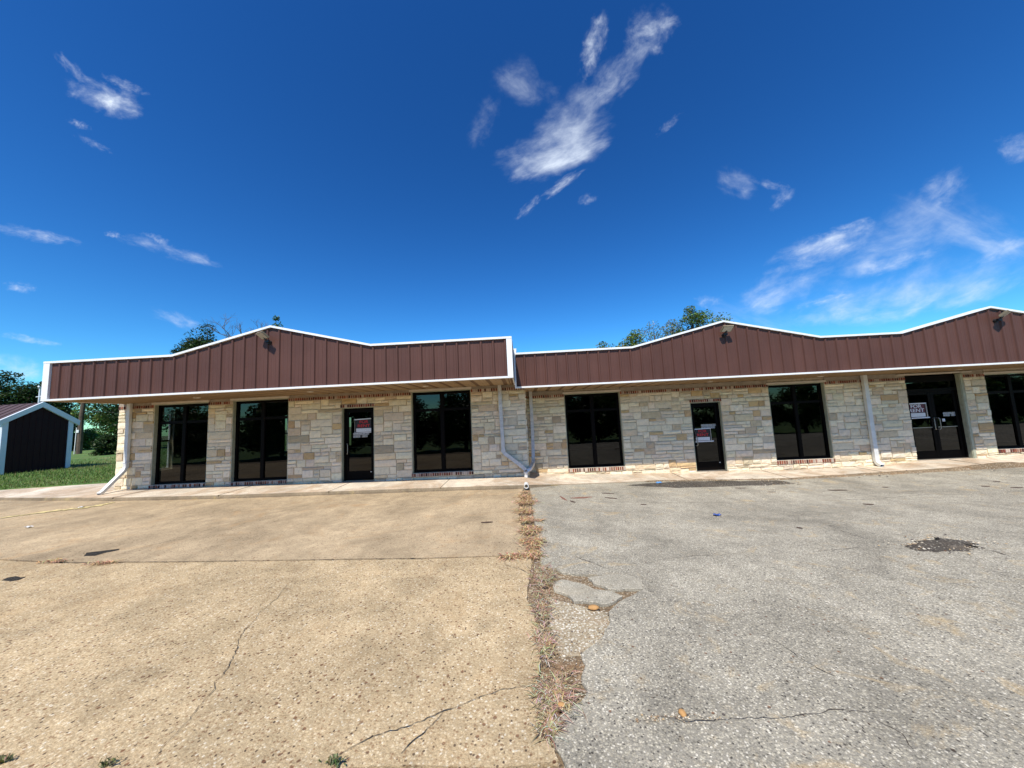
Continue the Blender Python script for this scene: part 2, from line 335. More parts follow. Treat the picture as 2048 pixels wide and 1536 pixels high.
for i, (a, b, w, st, ks) in enumerate(CL):
    ax, ay = a; bx, by = b; cx, cy = (ax + bx) / 2, (ay + by) / 2
    ln = math.hypot(bx - ax, by - ay); nx, ny = -(by - ay) / ln, (bx - ax) / ln
    c0 = skyp(cx, cy); e1 = skyp(bx, by) - c0; e2 = skyp(cx + nx * w, cy + ny * w) - c0
    det = e1.x * e2.y - e1.y * e2.x
    r1 = (e2.y / det, -e2.x / det, 0); r2 = (-e1.y / det, e1.x / det, 0)
    sb = W('VectorMath', operation='SUBTRACT'); L(pl.outputs[0], sb.inputs[0]); sb.inputs[1].default_value = c0
    d1 = W('VectorMath', operation='DOT_PRODUCT'); L(sb.outputs[0], d1.inputs[0]); d1.inputs[1].default_value = r1
    d2 = W('VectorMath', operation='DOT_PRODUCT'); L(sb.outputs[0], d2.inputs[0]); d2.inputs[1].default_value = r2
    u, v = d1.outputs['Value'], d2.outputs['Value']
    rr = wm('ADD', wm('MULTIPLY', u, u), wm('MULTIPLY', v, v))
    asp = ln / 2 / w
    cb = W('CombineXYZ'); L(wm('MULTIPLY', u, asp / ks), cb.inputs[0]); L(v, cb.inputs[1]); cb.inputs[2].default_value = i * 3.7
    nz = W('TexNoise'); nz.inputs['Scale'].default_value = 1.15; nz.inputs['Detail'].default_value = 9; nz.inputs['Roughness'].default_value = .6; nz.inputs['Distortion'].default_value = .22
    L(cb.outputs[0], nz.inputs['Vector'])
    q = wm('SUBTRACT', wm('ADD', 1.0, wm('MULTIPLY', wm('SUBTRACT', nz.outputs['Fac'], .5), 3.0)), wm('MULTIPLY', rr, .95))
    q = wm('MULTIPLY', q, .61, True)
    q = wm('MULTIPLY', wm('MULTIPLY', q, q), st)
    tot = q if tot is None else wm('SUBTRACT', wm('ADD', tot, q), wm('MULTIPLY', tot, q))
up = wm('GREATER_THAN', sep.outputs[2], .03)
tot = wm('MULTIPLY', tot, up)
cm = W('Mix', data_type='RGBA'); L(tot, cm.inputs[0]); L(tn2.outputs[2], cm.inputs[6]); cm.inputs[7].default_value = (8.6, 9.6, 11.0, 1)
bg = W('Background'); bg.inputs['Strength'].default_value = .088; L(cm.outputs[2], bg.inputs['Color'])
wo = W('OutputWorld'); L(bg.outputs[0], wo.inputs['Surface'])
wd.cycles.sampling_method = 'MANUAL'; wd.cycles.sample_map_resolution = 512
C.view_settings.view_transform = 'Standard'; C.view_settings.look = 'None'; C.view_settings.exposure = .26; C.view_settings.gamma = 1
C.cycles.max_bounces = 8; C.cycles.transparent_max_bounces = 12; C.cycles.caustics_reflective = False; C.cycles.caustics_refractive = False

# ------------------------------------------------------------------ stone, brick, openings
def stone_col(r, warm=.5):
    t = r.random()
    if t < .60: c = (.81, .70, .50)
    elif t < .74: c = (.73, .63, .455)
    elif t < .87: c = (.69, .55, .36)
    elif t < .94: c = (.58, .41, .21)
    else: c = (.52, .42, .28)
    b = r.uniform(.86, 1.12); return tuple(x * b * r.uniform(.97, 1.03) for x in c)
def pack_stones(mb, fr, u0, u1, z0, z1, holes, seed, marks=()):
    """random ashlar: fr(u, z, out) gives a world point"""
    r = random.Random(seed)
    brk = sorted(set([z0, z1] + [h[2] for h in holes if z0 < h[2] < z1] + [h[3] for h in holes if z0 < h[3] < z1] + list(marks)))
    rows = []
    for a, b in zip(brk, brk[1:]):
        n = max(1, round((b - a) / .105)); cuts = [a + (b - a) * (i + (r.uniform(-.16, .16) if 0 < i < n else 0)) / n for i in range(n + 1)]
        rows += list(zip(cuts, cuts[1:]))
    def free(row, occ):
        za, zb = row; iv = [(u0, u1)]
        for a, b in [(h[0], h[1]) for h in holes if h[2] < zb - .002 and h[3] > za + .002] + occ:
            nv = []
            for p, q in iv:
                if b <= p or a >= q: nv.append((p, q)); continue
                if a > p: nv.append((p, a))
                if b < q: nv.append((b, q))
            iv = nv
        return [(p, q) for p, q in iv if q - p > .012]
    occ_next = []
    for i, (za, zb) in enumerate(rows):
        occ, occ_next = occ_next, []
        nxt = free(rows[i + 1], []) if i + 1 < len(rows) else []
        for p, q in free((za, zb), occ):
            u = p
            while u < q - .001:
                w = r.uniform(.17, .36) if r.random() < .5 else r.uniform(.32, .66)
                if q - (u + w) < .13: w = q - u
                if w > .8: w /= 2
                top = zb
                if r.random() < .40 and any(a <= u + .001 and b >= u + w - .001 for a, b in nxt) and rows[i + 1][1] - za < .27:
                    top = rows[i + 1][1]; occ_next.append((u, u + w))
                one_stone(mb, fr, u, u + w, za, top, r); u += w
def one_stone(mb, fr, a, b, za, zb, r):
    g = .0055; a += g + r.uniform(0, .004); b -= g + r.uniform(0, .004); za += g + r.uniform(0, .003); zb -= g + r.uniform(0, .003)
    if b - a < .02: return
    pr = r.uniform(.016, .04); col = stone_col(r); nu = max(2, min(5, int((b - a) / .13) + 1)); nz = 2
    j = lambda s: r.uniform(-s, s)
    A = []
    for iz in range(nz + 1):
        for iu in range(nu + 1):
            e = iu in (0, nu) or iz in (0, nz)
            u = a + (b - a) * iu / nu + j(.004 if e else .012); z = za + (zb - za) * iz / nz + j(.004)
            u += (.006 if iu == 0 else -.006 if iu == nu else 0); z += (.006 if iz == 0 else -.006 if iz == nz else 0)
            A.append(fr(u, z, pr + (j(.004) - .006 if e else j(.009))))
    base = len(A); ring = []
    for iu in range(nu + 1): ring.append((iu, 0))
    for iz in range(1, nz + 1): ring.append((nu, iz))
    for iu in range(nu - 1, -1, -1): ring.append((iu, nz))
    for iz in range(nz - 1, 0, -1): ring.append((0, iz))
    for iu, iz in ring: A.append(fr(a + (b - a) * iu / nu, za + (zb - za) * iz / nz, -.004))
    F = [(iz * (nu + 1) + iu, iz * (nu + 1) + iu + 1, (iz + 1) * (nu + 1) + iu + 1, (iz + 1) * (nu + 1) + iu) for iz in range(nz) for iu in range(nu)]
    n = len(ring)
    for i in range(n):
        i2 = (i + 1) % n; p = ring[i][1] * (nu + 1) + ring[i][0]; q = ring[i2][1] * (nu + 1) + ring[i2][0]
        F.append((base + i, base + i2, q, p))
    mb.add(A, F, 0, col)
BR = [(.22, .060, .035), (.17, .042, .028), (.27, .085, .048), (.09, .032, .026), (.30, .16, .12), (.20, .085, .055)]
def bricks(x0, x1, z0, z1, y, seed, whitened=.12, back=.08, flat=False):
    r = random.Random(seed); mb = MB(); n = max(1, round((x1 - x0) / .068)); w = (x1 - x0) / n
    mb.box(x0, x1, y - .022, y + back, z0, z1, 1)
    for i in range(n):
        c = r.choice(BR);
        if r.random() < whitened: c = (.50, .40, .33)
        b = r.uniform(.8, 1.2); c = tuple(v * b for v in c)
        a = x0 + i * w + .009 + r.uniform(0, .004); e = x0 + (i + 1) * w - .009 - r.uniform(0, .004)
        mb.box(a, e, y - .03 - r.uniform(0, .006), y - .0225, z0 + .004 + r.uniform(0, .004), z1 - .004 - r.uniform(0, .005), 0, c)
    return mb
def wall_mb(x0, x1, z0, z1, y, th, holes):
    mb = MB(); hs_ = sorted(holes); x = x0
    for a, b, c, d in hs_:
        if a > x: mb.box(x, a, y, y + th, z0, z1)
        if c > z0: mb.box(a, b, y, y + th, z0, c)
        if d < z1: mb.box(a, b, y, y + th, d, z1)
        x = b
    if x < x1: mb.box(x, x1, y, y + th, z0, z1)
    return mb
def jamb_mb(x0, x1, z0, z1, D):
    mb = MB(); mb.box(x0 + .001, x0 + .016, D - .003, D + .118, z0, z1 - .02); mb.box(x1 - .016, x1 - .001, D - .003, D + .118, z0, z1 - .02)
    mb.box(x0 + .001, x1 - .001, D - .001, D + .117, z1 - .019, z1 - .001); return mb
def window(root, x0, x1, z0, z1, D, seed, tr=.24, sill=.1, head=.062, rev=.10, mull=.105):
    y = D + rev; mb = MB(); h = z1 - z0; zt = z1 - tr * h; t = .06; xm = (x0 + x1) / 2
    a, b = x0 + .017, x1 - .017; zz0, zz1 = z0 + .002, z1 - .021
    mb.box(a, a + t, y, y + .07, zz0, zz1); mb.box(b - t, b, y, y + .07, zz0, zz1)
    mb.box(a + t, b - t, y + .003, y + .067, zz1 - t, zz1); mb.box(a + t, b - t, y + .003, y + .067, zz0, zz0 + t)
    mb.box(xm - mull / 2, xm + mull / 2, y - .004, y + .07, zz0 + t, zz1 - t)
    for p, q in ((a + t, xm - mull / 2), (xm + mull / 2, b - t)): mb.box(p, q, y + .006, y + .064, zt - .03, zt + .03)
    # slim glazing beads
    for p, q in ((a + t, xm - mull / 2), (xm + mull / 2, b - t)):
        for c, d in ((zz0 + t, zt - .03), (zt + .03, zz1 - t)):
            mb.box(p, p + .012, y + .012, y + .03, c, d); mb.box(q - .012, q, y + .012, y + .03, c, d)
            mb.box(p + .012, q - .012, y + .013, y + .029, c, c + .012); mb.box(p + .012, q - .012, y + .013, y + .029, d - .012, d)
    w = P(mb, 'window', M['frame'], root)
    g = MB()
    for p, q in ((a + t, xm - mull / 2), (xm + mull / 2, b - t)):
        for c, d in ((zz0 + t, zt - .03), (zt + .03, zz1 - t)):
            g.add([(p, y + .034, c), (q, y + .034, c), (q, y + .034, d), (p, y + .034, d)], [(0, 1, 2, 3)])
    P(g, 'pane', M['glass'], root, w)
    P(jamb_mb(x0, x1, z0, z1, D), 'jamb', M['jamb'], root, w)
    if head: P(MB().box(x0 - .05, x1 + .03, D - .055, D - .002, z1 + .002, z1 + .002 + head), 'head_board', M['trimcream'], root, w)
    if sill: P(bricks(x0 - .02, x1 + .01, z0 - sill, z0 - .002, D - .012, seed, .2, back=.13), 'brick_sill', [M['brick'], M['mortar']], root, w)
    return w
def handle_mb(x, y, z0, z1, out=.07, sgn=1, r=.011):
    return MB().tube([(x, y, z1), (x + sgn * .01, y - out * .8, z1), (x + sgn * .035, y - out, z1 - .03), (x + sgn * .035, y - out, z0 + .03), (x + sgn * .01, y - out * .8, z0), (x, y, z0)], r, 8)
def leaf_mb(a, b, z0, z1, y, zm, bot=.26, st=.075):
    mb = MB(); mb.box(a, a + st, y, y + .045, z0, z1); mb.box(b - st, b, y, y + .045, z0, z1)
    mb.box(a + st, b - st, y + .003, y + .042, z1 - st, z1); mb.box(a + st, b - st, y + .003, y + .042, z0, z0 + bot)
    return mb
def glass_mb(a, b, c, d, y): return MB().add([(a, y, c), (b, y, c), (b, y, d), (a, y, d)], [(0, 1, 2, 3)])

def fascia(root, top, zb, Df, xl, xr, rib0, sp, cl, cr, ridge_drop=.05):
    xs = []
    c = rib0
    while c - sp > xl: c -= sp
    while c < xr + sp:
        for dx, o in ((-.034, 0), (-.017, .030), (.017, .030), (.034, 0)): xs.append((c + dx, o))
        for q in (1 / 3, 2 / 3):
            for dx, o in ((-.014, 0), (-.006, .004), (.006, .004), (.014, 0)): xs.append((c + sp * q + dx, o))
        c += sp
    def off(x):
        for (a, oa), (b, ob) in zip(xs, xs[1:]):
            if a <= x <= b: return oa + (ob - oa) * (x - a) / max(1e-6, b - a)
        return 0
    xs.sort(); pts = sorted([p for p in xs if xl + .02 < p[0] < xr - .02] + [(x, off(x)) for x in [xl + .02, xr - .02] + [t[0] for t in top if xl + .02 < t[0] < xr - .02]])
    mb = MB(); tt = top
    for (a, oa), (b, ob) in zip(pts, pts[1:]):
        if b - a < 1e-5: continue
        mb.add([(a, Df - oa, zb + .01), (b, Df - ob, zb + .01), (b, Df - ob, lerp_tab(tt, b) - .012), (a, Df - oa, lerp_tab(tt, a) - .012)], [(0, 1, 2, 3)])
        mb.add([(a, Df + .3, zb + .02), (b, Df + .3, zb + .02), (b, Df + .3, lerp_tab(tt, b) - .012), (a, Df + .3, lerp_tab(tt, a) - .012)], [(3, 2, 1, 0)])
    fo = P(mb, 'fascia', M['brown'], root)
    cp = MB()
    for (a, za), (b, z2) in zip(top, top[1:]):
        cp.hexa([(a, Df - .055, za - .052), (b, Df - .055, z2 - .052), (b, Df + .33, z2 - .052), (a, Df + .33, za - .052), (a, Df - .055, za), (b, Df - .055, z2), (b, Df + .33, z2), (a, Df + .33, za)])
    P(cp, 'coping', M['white'], root, fo)
    P(MB().box(xl + (.0 if not cl else .0), xr, Df - .052, Df + .06, zb, zb + .044), 'drip_trim', M['white'], root, fo)
    for x0, w in ((xl, cl), (xr - cr, cr)):
        if w:
            z1 = lerp_tab(top, x0 + w / 2) - .054
            P(MB().box(x0, x0 + w, Df - .05, Df + .05, zb + .046, z1), 'corner_trim', M['white'], root, fo)
    return fo
def soffit(root, x0, x1, y0, y1, z, lights, sp=.405):
    mb = MB(); x = x0
    while x < x1 - .01:
        e = min(x + sp, x1)
        mb.box(x, e - .11, y0, y1, z, z + .05); mb.box(e - .11, e, y0, y1, z + .006, z + .051, 1)  # nearly flush dark strips: the shade of the grooves is put into their colour
        for q in (.3, .6):
            c = x + (e - x) * q; mb.box(c - .012, c + .012, y0, y1, z - .010, z - .0005, 0)
        x = e
    o = P(mb, 'soffit', [M['soffit'], M['soffitshade']], root)
    for lx, ly in lights:
        b = MB(); b.tube([(lx, ly, z - .016), (lx, ly, z - .003)], [.075, .085], 16); P(b, 'soffit_light', M['trimcream'], root, o)
    return o
def onz(px, py, z):
    d = ray(px, py); t = (z - CAMH) / d.z; return (d.x * t, d.y * t)

# ------------------------------------------------------------------ left block
B1 = thing('storefront_building', 'left brown fascia stone storefront with one peak, standing on the tan concrete side', 'building', (-6.2, D1, 0), 'joined stone storefront blocks')
XL1, XR1 = -12.31, .10; ZT1 = 2.60
H1 = [(-11.20, -9.50, .02, 2.585), (-8.755, -7.03, .005, 2.585), (-5.405, -4.425, -.10, 2.235), (-3.295, -1.505, .025, 2.585)]
wm_ = wall_mb(XL1, XR1, -.45, ZT1, D1, .2, H1)
sw = MB(); sw.v, sw.f, sw.mi = wm_.v, wm_.f, [1] * len(wm_.mi); sw.c = [None] * len(wm_.c)
pack_stones(sw, lambda u, z, o: (u, D1 - o, z), XL1, XR1, -.25, 2.42, H1, 11)
# return wall on the right, and its stones
sw.box(-.10, .098, D1 + .2, 20.0, -.6, ZT1, 1)
pack_stones(sw, lambda u, z, o: (XR1 + o, u, z), D1 + .0, D2, -.35, 2.42, [], 12)
P(sw, 'stone_wall', [M['stone'], M['mortar']], B1)
LW = [(10.50, 11.74, .42, 2.36), (17.38, 17.80, .42, 2.36)]
lw = wall_mb(D1 + .2, 20.0, -.45, ZT1, 0, .2, LW); lw.v = [(XL1 + v[1], v[0], v[2]) for v in lw.v]; lw.f = [f[::-1] for f in lw.f]
P(lw, 'side_wall', M['mortar'], B1)
for a, b, c, d in LW:
    mb = MB(); x = XL1 + .05
    for (p, q, r_, s_) in ((a, a + .06, c, d), (b - .06, b, c, d), (a + .06, b - .06, c, c + .06), (a + .06, b - .06, d - .06, d)): mb.box(x, x + .06, p, q, r_, s_)
    mb.box(x + .004, x + .056, a + .06, b - .06, (c + d) / 2 - .03, (c + d) / 2 + .03)
    w = P(mb, 'window', M['white'], B1)
    P(MB().add([(x + .03, a + .06, c + .06), (x + .03, b - .06, c + .06), (x + .03, b - .06, d - .06), (x + .03, a + .06, d - .06)], [(0, 1, 2, 3)]), 'pane', M['clear'], B1, w)
for i, (a, b) in enumerate(((XL1, -11.20), (-9.50, -8.755), (-7.03, -3.295), (-1.505, XR1))):
    P(bricks(a, b, 2.42, 2.512, D1, 40 + i, .10), 'brick_course', [M['brick'], M['mortar']], B1)
    P(MB().box(a, b, D1 - .02, D1 - .003, 2.514, 2.584), 'trim_board', M['trimdull'], B1)
window(B1, -11.20, -9.50, .115, 2.52, D1, 51, tr=.235); window(B1, -8.755, -7.03, .10, 2.52, D1, 52, tr=.235); window(B1, -3.295, -1.505, .125, 2.52, D1, 53, tr=.235)
def single_door(root, x0, x1, z0, z1, D, seed, zlintel):
    y = D + .10; mb = MB(); t = .05
    mb.box(x0 + .017, x0 + .017 + t, y - .004, y + .09, z0, z1 - .021); mb.box(x1 - .017 - t, x1 - .017, y - .004, y + .09, z0, z1 - .021)
    mb.box(x0 + .017 + t, x1 - .017 - t, y - .001, y + .087, z1 - .021 - t, z1 - .021)
    d = P(mb, 'door', M['frame'], root)
    a, b = x0 + .017 + t + .004, x1 - .017 - t - .004; za, zb = z0 + .02, z1 - .021 - t - .004
    P(leaf_mb(a, b, za, zb, y + .02, 0), 'door_leaf', M['frame'], root, d)
    P(glass_mb(a + .075, b - .075, za + .26, zb - .075, y + .042), 'pane', M['glass'], root, d)
    P(MB().box(a + .076, b - .076, y + .052, y + .075, z0 + .97, z0 + .995), 'push_rail', M['chrome'], root, d)
    P(handle_mb(a + .045, y + .019, z0 + .80, z0 + 1.10), 'handle', M['chrome'], root, d)
    P(MB().box(x0 + .02, x1 - .02, y - .03, y + .10, z0 - .012, z0 + .014), 'threshold', M['chrome'], root, d)
    P(MB().box(b - .10, b - .06, y + .012, y + .0195, za + .215, za + .235), 'label_plate', M['pvc'], root, d)
    P(jamb_mb(x0, x1, z0, z1, D), 'jamb', M['jamb'], root, d)
    P(bricks(x0 - .03, x1 + .02, zlintel, zlintel + .092, D - .012, seed, .12, back=.13), 'brick_lintel', [M['brick'], M['mortar']], root, d)
    return d, a, b, za, y
dr1 = single_door(B1, -5.405, -4.425, -.035, 2.14, D1, 61, 2.142)
T1 = [(-12.165, 3.60), (-8.80, 3.606), (-6.265, 4.224), (-3.698, 3.607), (-.17, 3.612)]
f1 = fascia(B1, T1, 2.58, DF1, -12.165, -.17, -11.774, .3009, .165, .135)
# right return of the fascia and its trim
mb = MB()
mb.box(-.186, -.176, DF1 + .052, D1 + .4, 2.60, 3.55); P(mb, 'end_panel', M['brown'], B1, f1)
P(MB().box(-.19, -.165, DF1 + .332, D1 + .4, 3.552, 3.61), 'end_coping', M['white'], B1, f1)
P(MB().box(-12.16, -12.15, DF1 + .052, D1 + 9.6, 2.60, 3.55), 'end_panel', M['brown'], B1, f1)
P(MB().box(-12.17, -12.145, DF1 + .332, D1 + 9.6, 3.552, 3.60), 'end_coping', M['white'], B1, f1)
P(MB().box(-12.165, -12.135, DF1 + .062, D1 + .0, 2.581, 2.62), 'end_trim', M['white'], B1, f1)
P(MB().box(-.20, -.172, DF1 + .062, D1 + .0, 2.581, 2.597), 'end_trim', M['white'], B1, f1)
soffit(B1, -12.13, -.205, DF1 + .062, D1 - .001, 2.59, [onz(394, 795, 2.59), onz(620.6, 783, 2.59), onz(851, 772, 2.59)])
P(MB().box(-12.14, -.195, DF1 + .31, 20.3, 3.22, 3.32), 'roof', M['roof'], B1)
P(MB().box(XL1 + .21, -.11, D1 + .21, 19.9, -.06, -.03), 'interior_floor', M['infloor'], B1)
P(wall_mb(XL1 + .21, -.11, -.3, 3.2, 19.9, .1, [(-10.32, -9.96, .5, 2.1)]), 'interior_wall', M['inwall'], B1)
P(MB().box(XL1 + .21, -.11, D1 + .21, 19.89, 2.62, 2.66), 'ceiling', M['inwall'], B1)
# downspouts of the left block: one kicks out at the left corner, one runs down to the drain
def rect_pipe(mb, pts, w=.105, d=.075):
    """square-section pipe swept along pts; every joint shares one ring so elbows stay closed"""
    pts = [Vector(p) for p in pts]; rings = []
    for i, p in enumerate(pts):
        dd = (pts[min(i + 1, len(pts) - 1)] - pts[max(i - 1, 0)]).normalized()
        a = Vector((1, 0, 0)) if abs(dd.x) < .9 else Vector((0, 0, 1)); a = (a - dd * a.dot(dd)).normalized(); b = dd.cross(a)
        rings.append([p + a * (sx * w / 2) + b * (sy * d / 2) for sx, sy in ((-1, -1), (1, -1), (1, 1), (-1, 1))])
    vs = [q for r_ in rings for q in r_]
    fs = [(i * 4 + j, i * 4 + (j + 1) % 4, (i + 1) * 4 + (j + 1) % 4, (i + 1) * 4 + j) for i in range(len(pts) - 1) for j in range(4)] + [(3, 2, 1, 0)]
    mb.add(vs, fs); e = rings[-1]
    c = sum(e, Vector()) / 4; inner = [c + (q - c) * .82 for q in e]; deep = [q + (pts[-2] - pts[-1]).normalized() * .05 for q in inner]
    mb.add(e + inner + deep, [(j, (j + 1) % 4, 4 + (j + 1) % 4, 4 + j) for j in range(4)] + [(4 + j, 4 + (j + 1) % 4, 8 + (j + 1) % 4, 8 + j) for j in range(4)], 0)
    mb.add(deep, [(0, 1, 2, 3)], 1); return mb
yp = D1 - .085
dp = P(rect_pipe(MB(), [(-11.90, yp, 2.588), (-11.90, yp, 1.6), (-11.895, yp, .70), (-11.90, yp - .05, .58), (-11.93, yp - .52, .075), (-11.93, yp - .60, .025)]), 'downspout', [M['downwhite'], M['hole']], B1)
P(MB().box(-11.975, -11.825, yp - .047, yp + .06, .80, .825), 'strap', M['downwhite'], B1, dp)
dp = P(rect_pipe(MB(), [(-.635, yp, 2.588), (-.62, yp, 1.6), (-.60, yp, .66), (-.57, yp - .01, .60), (-.10, yp - .02, .22), (.02, yp - .03, .10)], .10, .075), 'downspout', [M['galv'], M['hole']], B1)
P(MB().box(-.665, -.535, yp - .045, yp + .045, .63, .70), 'strap', M['galv'], B1, dp)

# ------------------------------------------------------------------ right block
B2 = thing('storefront_building', 'right brown fascia stone storefront with two peaks, standing beside the grey asphalt', 'building', (9, D2, 0), 'joined stone storefront blocks')
XL2, XR2 = .142, 20.0; ZT2 = 2.43
H2 = [(1.388, 3.185, -.20, 2.35), (5.405, 6.372, -.45, 1.92), (7.91, 9.68, -.235, 2.35), (12.19, 13.965, -.42, 2.36), (14.63, 16.40, -.175, 2.35), (17.5, 18.5, -.40, 1.9)]
wm_ = wall_mb(XL2, XR2, -.75, ZT2, D2, .2, H2)
sw = MB(); sw.v, sw.f, sw.mi = wm_.v, wm_.f, [1] * len(wm_.mi); sw.c = [None] * len(wm_.c)
pack_stones(sw, lambda u, z, o: (u, D2 - o, z), XL2, XR2, -.52, 2.205, H2, 23)
P(sw, 'stone_wall', [M['stone'], M['mortar']], B2)
for i, (a, b) in enumerate(((XL2, 1.388), (3.185, 7.91), (9.68, 12.19), (13.965, 14.63), (16.40, XR2))):
    P(bricks(a, b, 2.205, 2.297, D2, 70 + i, .10), 'brick_course', [M['brick'], M['mortar']], B2)
    P(MB().box(a, b, D2 - .02, D2 - .003, 2.30, 2.425), 'trim_board', M['trimdull'], B2)
window(B2, 1.388, 3.185, -.085, 2.295, D2, 81, tr=.235, sill=.115); window(B2, 7.91, 9.68, -.12, 2.275, D2, 82, tr=.25, sill=.115); window(B2, 14.63, 16.40, -.066, 2.27, D2, 83, tr=.25, sill=.11)
dr2 = single_door(B2, 5.405, 6.372, -.36, 1.82, D2, 91, 1.825)
single_door(B2, 17.5, 18.5, -.30, 1.80, D2, 92, 1.805)
# double door with transom
x0, x1, z0, z1 = 12.19, 13.87, -.305, 2.34; y = D2 + .10; mb = MB(); t = .055; zt = 1.86
mb.box(x0 + .017, x0 + .017 + t, y - .004, y + .09, z0, z1 - .021); mb.box(x1 - .001 - t, x1 - .001, y - .004, y + .09, z0, z1 - .021)
mb.box(x0 + .017 + t, x1 - t - .001, y - .001, y + .087, z1 - .021 - .20, z1 - .021); mb.box(x0 + .017 + t, x1 - t - .001, y - .001, y + .087, zt - .05, zt + .05)
dd = P(mb, 'double_door', M['frame'], B2)
P(glass_mb(x0 + .017 + t, x1 - t, zt + .05, z1 - .221, y + .05), 'pane', M['glass'], B2, dd)
xa, xb, xm = x0 + .017 + t + .004, x1 - t - .005, (x0 + x1) / 2 + .01; za, zb = z0 + .02, zt - .054
for a, b, hx, sg in ((xa, xm - .003, xm - .05, -1), (xm + .003, xb, xm + .05, 1)):
    P(leaf_mb(a, b, za, zb, y + .02, 0, .24, .085), 'door_leaf', M['frame'], B2, dd)
    P(glass_mb(a + .085, b - .085, za + .24, zb - .085, y + .042), 'pane', M['glass'], B2, dd)
    P(MB().box(a + .086, b - .086, y + .024, y + .05, z0 + .98, z0 + 1.0), 'push_rail', M['chrome'], B2, dd)
    P(handle_mb(hx, y + .019, z0 + .92, z0 + 1.28, .075, sg), 'handle', M['chrome'], B2, dd)
P(MB().box(x0 + .02, x1, y - .04, y + .10, z0 - .02, z0 + .014), 'threshold', M['chrome'], B2, dd)
P(MB().box(x1 - .001, x1 + .016, D2 - .004, y + .05, z0, z1 - .02).box(x1 + .0165, x1 + .094, D2 - .02, D2 + .12, z0 - .02, z1), 'jamb', M['jamb'], B2, dd)
P(MB().box(x0 - .25, x1 + .35, D2 - .06, D2 - .002, z1 + .022, z1 + .06), 'head_board', M['trimcream'], B2, dd)
T2 = [(-.17, 3.436), (3.18, 3.445), (5.777, 4.054), (8.375, 3.462), (10.575, 3.460), (13.04, 4.050), (15.6, 3.455), (19.9, 3.46)]
f2_ = fascia(B2, T2, 2.426, DF2, -.168, 19.9, .139, .2991, .05, .16)
P(MB().prism([(-.168, 3.437), (-.098, 3.437), (-.075, 3.565), (-.168, 3.565)], DF2 - .02, DF2 + .33), 'end_flashing', M['white'], B2, f2_)
P(MB().box(19.885, 19.895, DF2 + .052, 20, 2.44, 3.40), 'end_panel', M['brown'], B2, f2_)
soffit(B2, .11, 19.88, DF2 + .062, D2 - .001, 2.434, [onz(1420, 763, 2.434), onz(1641, 752.5, 2.434), onz(1917, 738.5, 2.434)], .392)
P(MB().box(.105, 19.88, DF2 + .31, 20.3, 3.16, 3.21), 'roof', M['roof'], B2)
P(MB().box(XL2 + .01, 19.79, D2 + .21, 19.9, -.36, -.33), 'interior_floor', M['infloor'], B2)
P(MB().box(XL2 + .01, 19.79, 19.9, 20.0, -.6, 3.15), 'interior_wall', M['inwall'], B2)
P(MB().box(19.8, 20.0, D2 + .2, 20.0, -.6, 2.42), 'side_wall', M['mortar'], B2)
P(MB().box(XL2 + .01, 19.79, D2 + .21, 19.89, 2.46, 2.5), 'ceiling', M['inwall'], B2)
yq = D2 - .085
dp = P(rect_pipe(MB(), [(.30, yq - .03, 2.432), (.30, yq - .03, 1.4), (.295, yq - .06, .9), (.275, yq - .30, .34), (.265, yq - .42, .20), (.15, D1 - .10, .12), (.06, D1 - .115, .07)], .10, .08), 'downspout', [M['galv'], M['hole']], B2)
dp = P(rect_pipe(MB(), [(10.87, yq, 2.432), (10.87, yq, 1.0), (10.87, yq, -.22), (10.872, yq - .04, -.31), (10.875, yq - .15, -.375)], .125, .09), 'downspout', [M['downwhite'], M['hole']], B2)
P(MB().box(10.80, 10.94, yq - .052, yq + .06, .14, .165), 'strap', M['downwhite'], B2, dp)
# drain collector and outlet in the kerb
dr = thing('drain_pipe', 'white pipe where both downspouts meet, running under the walk to a round kerb outlet', 'drain pipe', (.02, D1 - .12, -.1))
P(MB().tube([(.02, D1 - .12, -.14), (.02, D1 - .12, -.01), (.02, D1 - .12, .0), (.02, D1 - .12, .06)], [.052, .052, .066, .066], 16), 'collar', M['pvc'], dr, smooth=False)
g0 = Vector((.012, 9.04, -.148))
mb = MB(); n = 20
for a_, b_, y0_, y1_ in ((.062, .062, -.03, .25), ):
    ro, ri = .060, .045; vs = []
    for rr_, yy in ((ro, .25), (ro, -.03), (ri, -.03), (ri, .08)): vs += [(g0.x + rr_ * math.cos(2 * math.pi * j / n), g0.y + yy, g0.z + rr_ * math.sin(2 * math.pi * j / n)) for j in range(n)]
    mb.add(vs, [(i * n + j, i * n + (j + 1) % n, (i + 1) * n + (j + 1) % n, (i + 1) * n + j) for i in range(3) for j in range(n)])
    mb.add(vs[3 * n:], [list(range(n))], 1)
P(mb, 'outlet', [M['pvc'], M['hole']], dr)

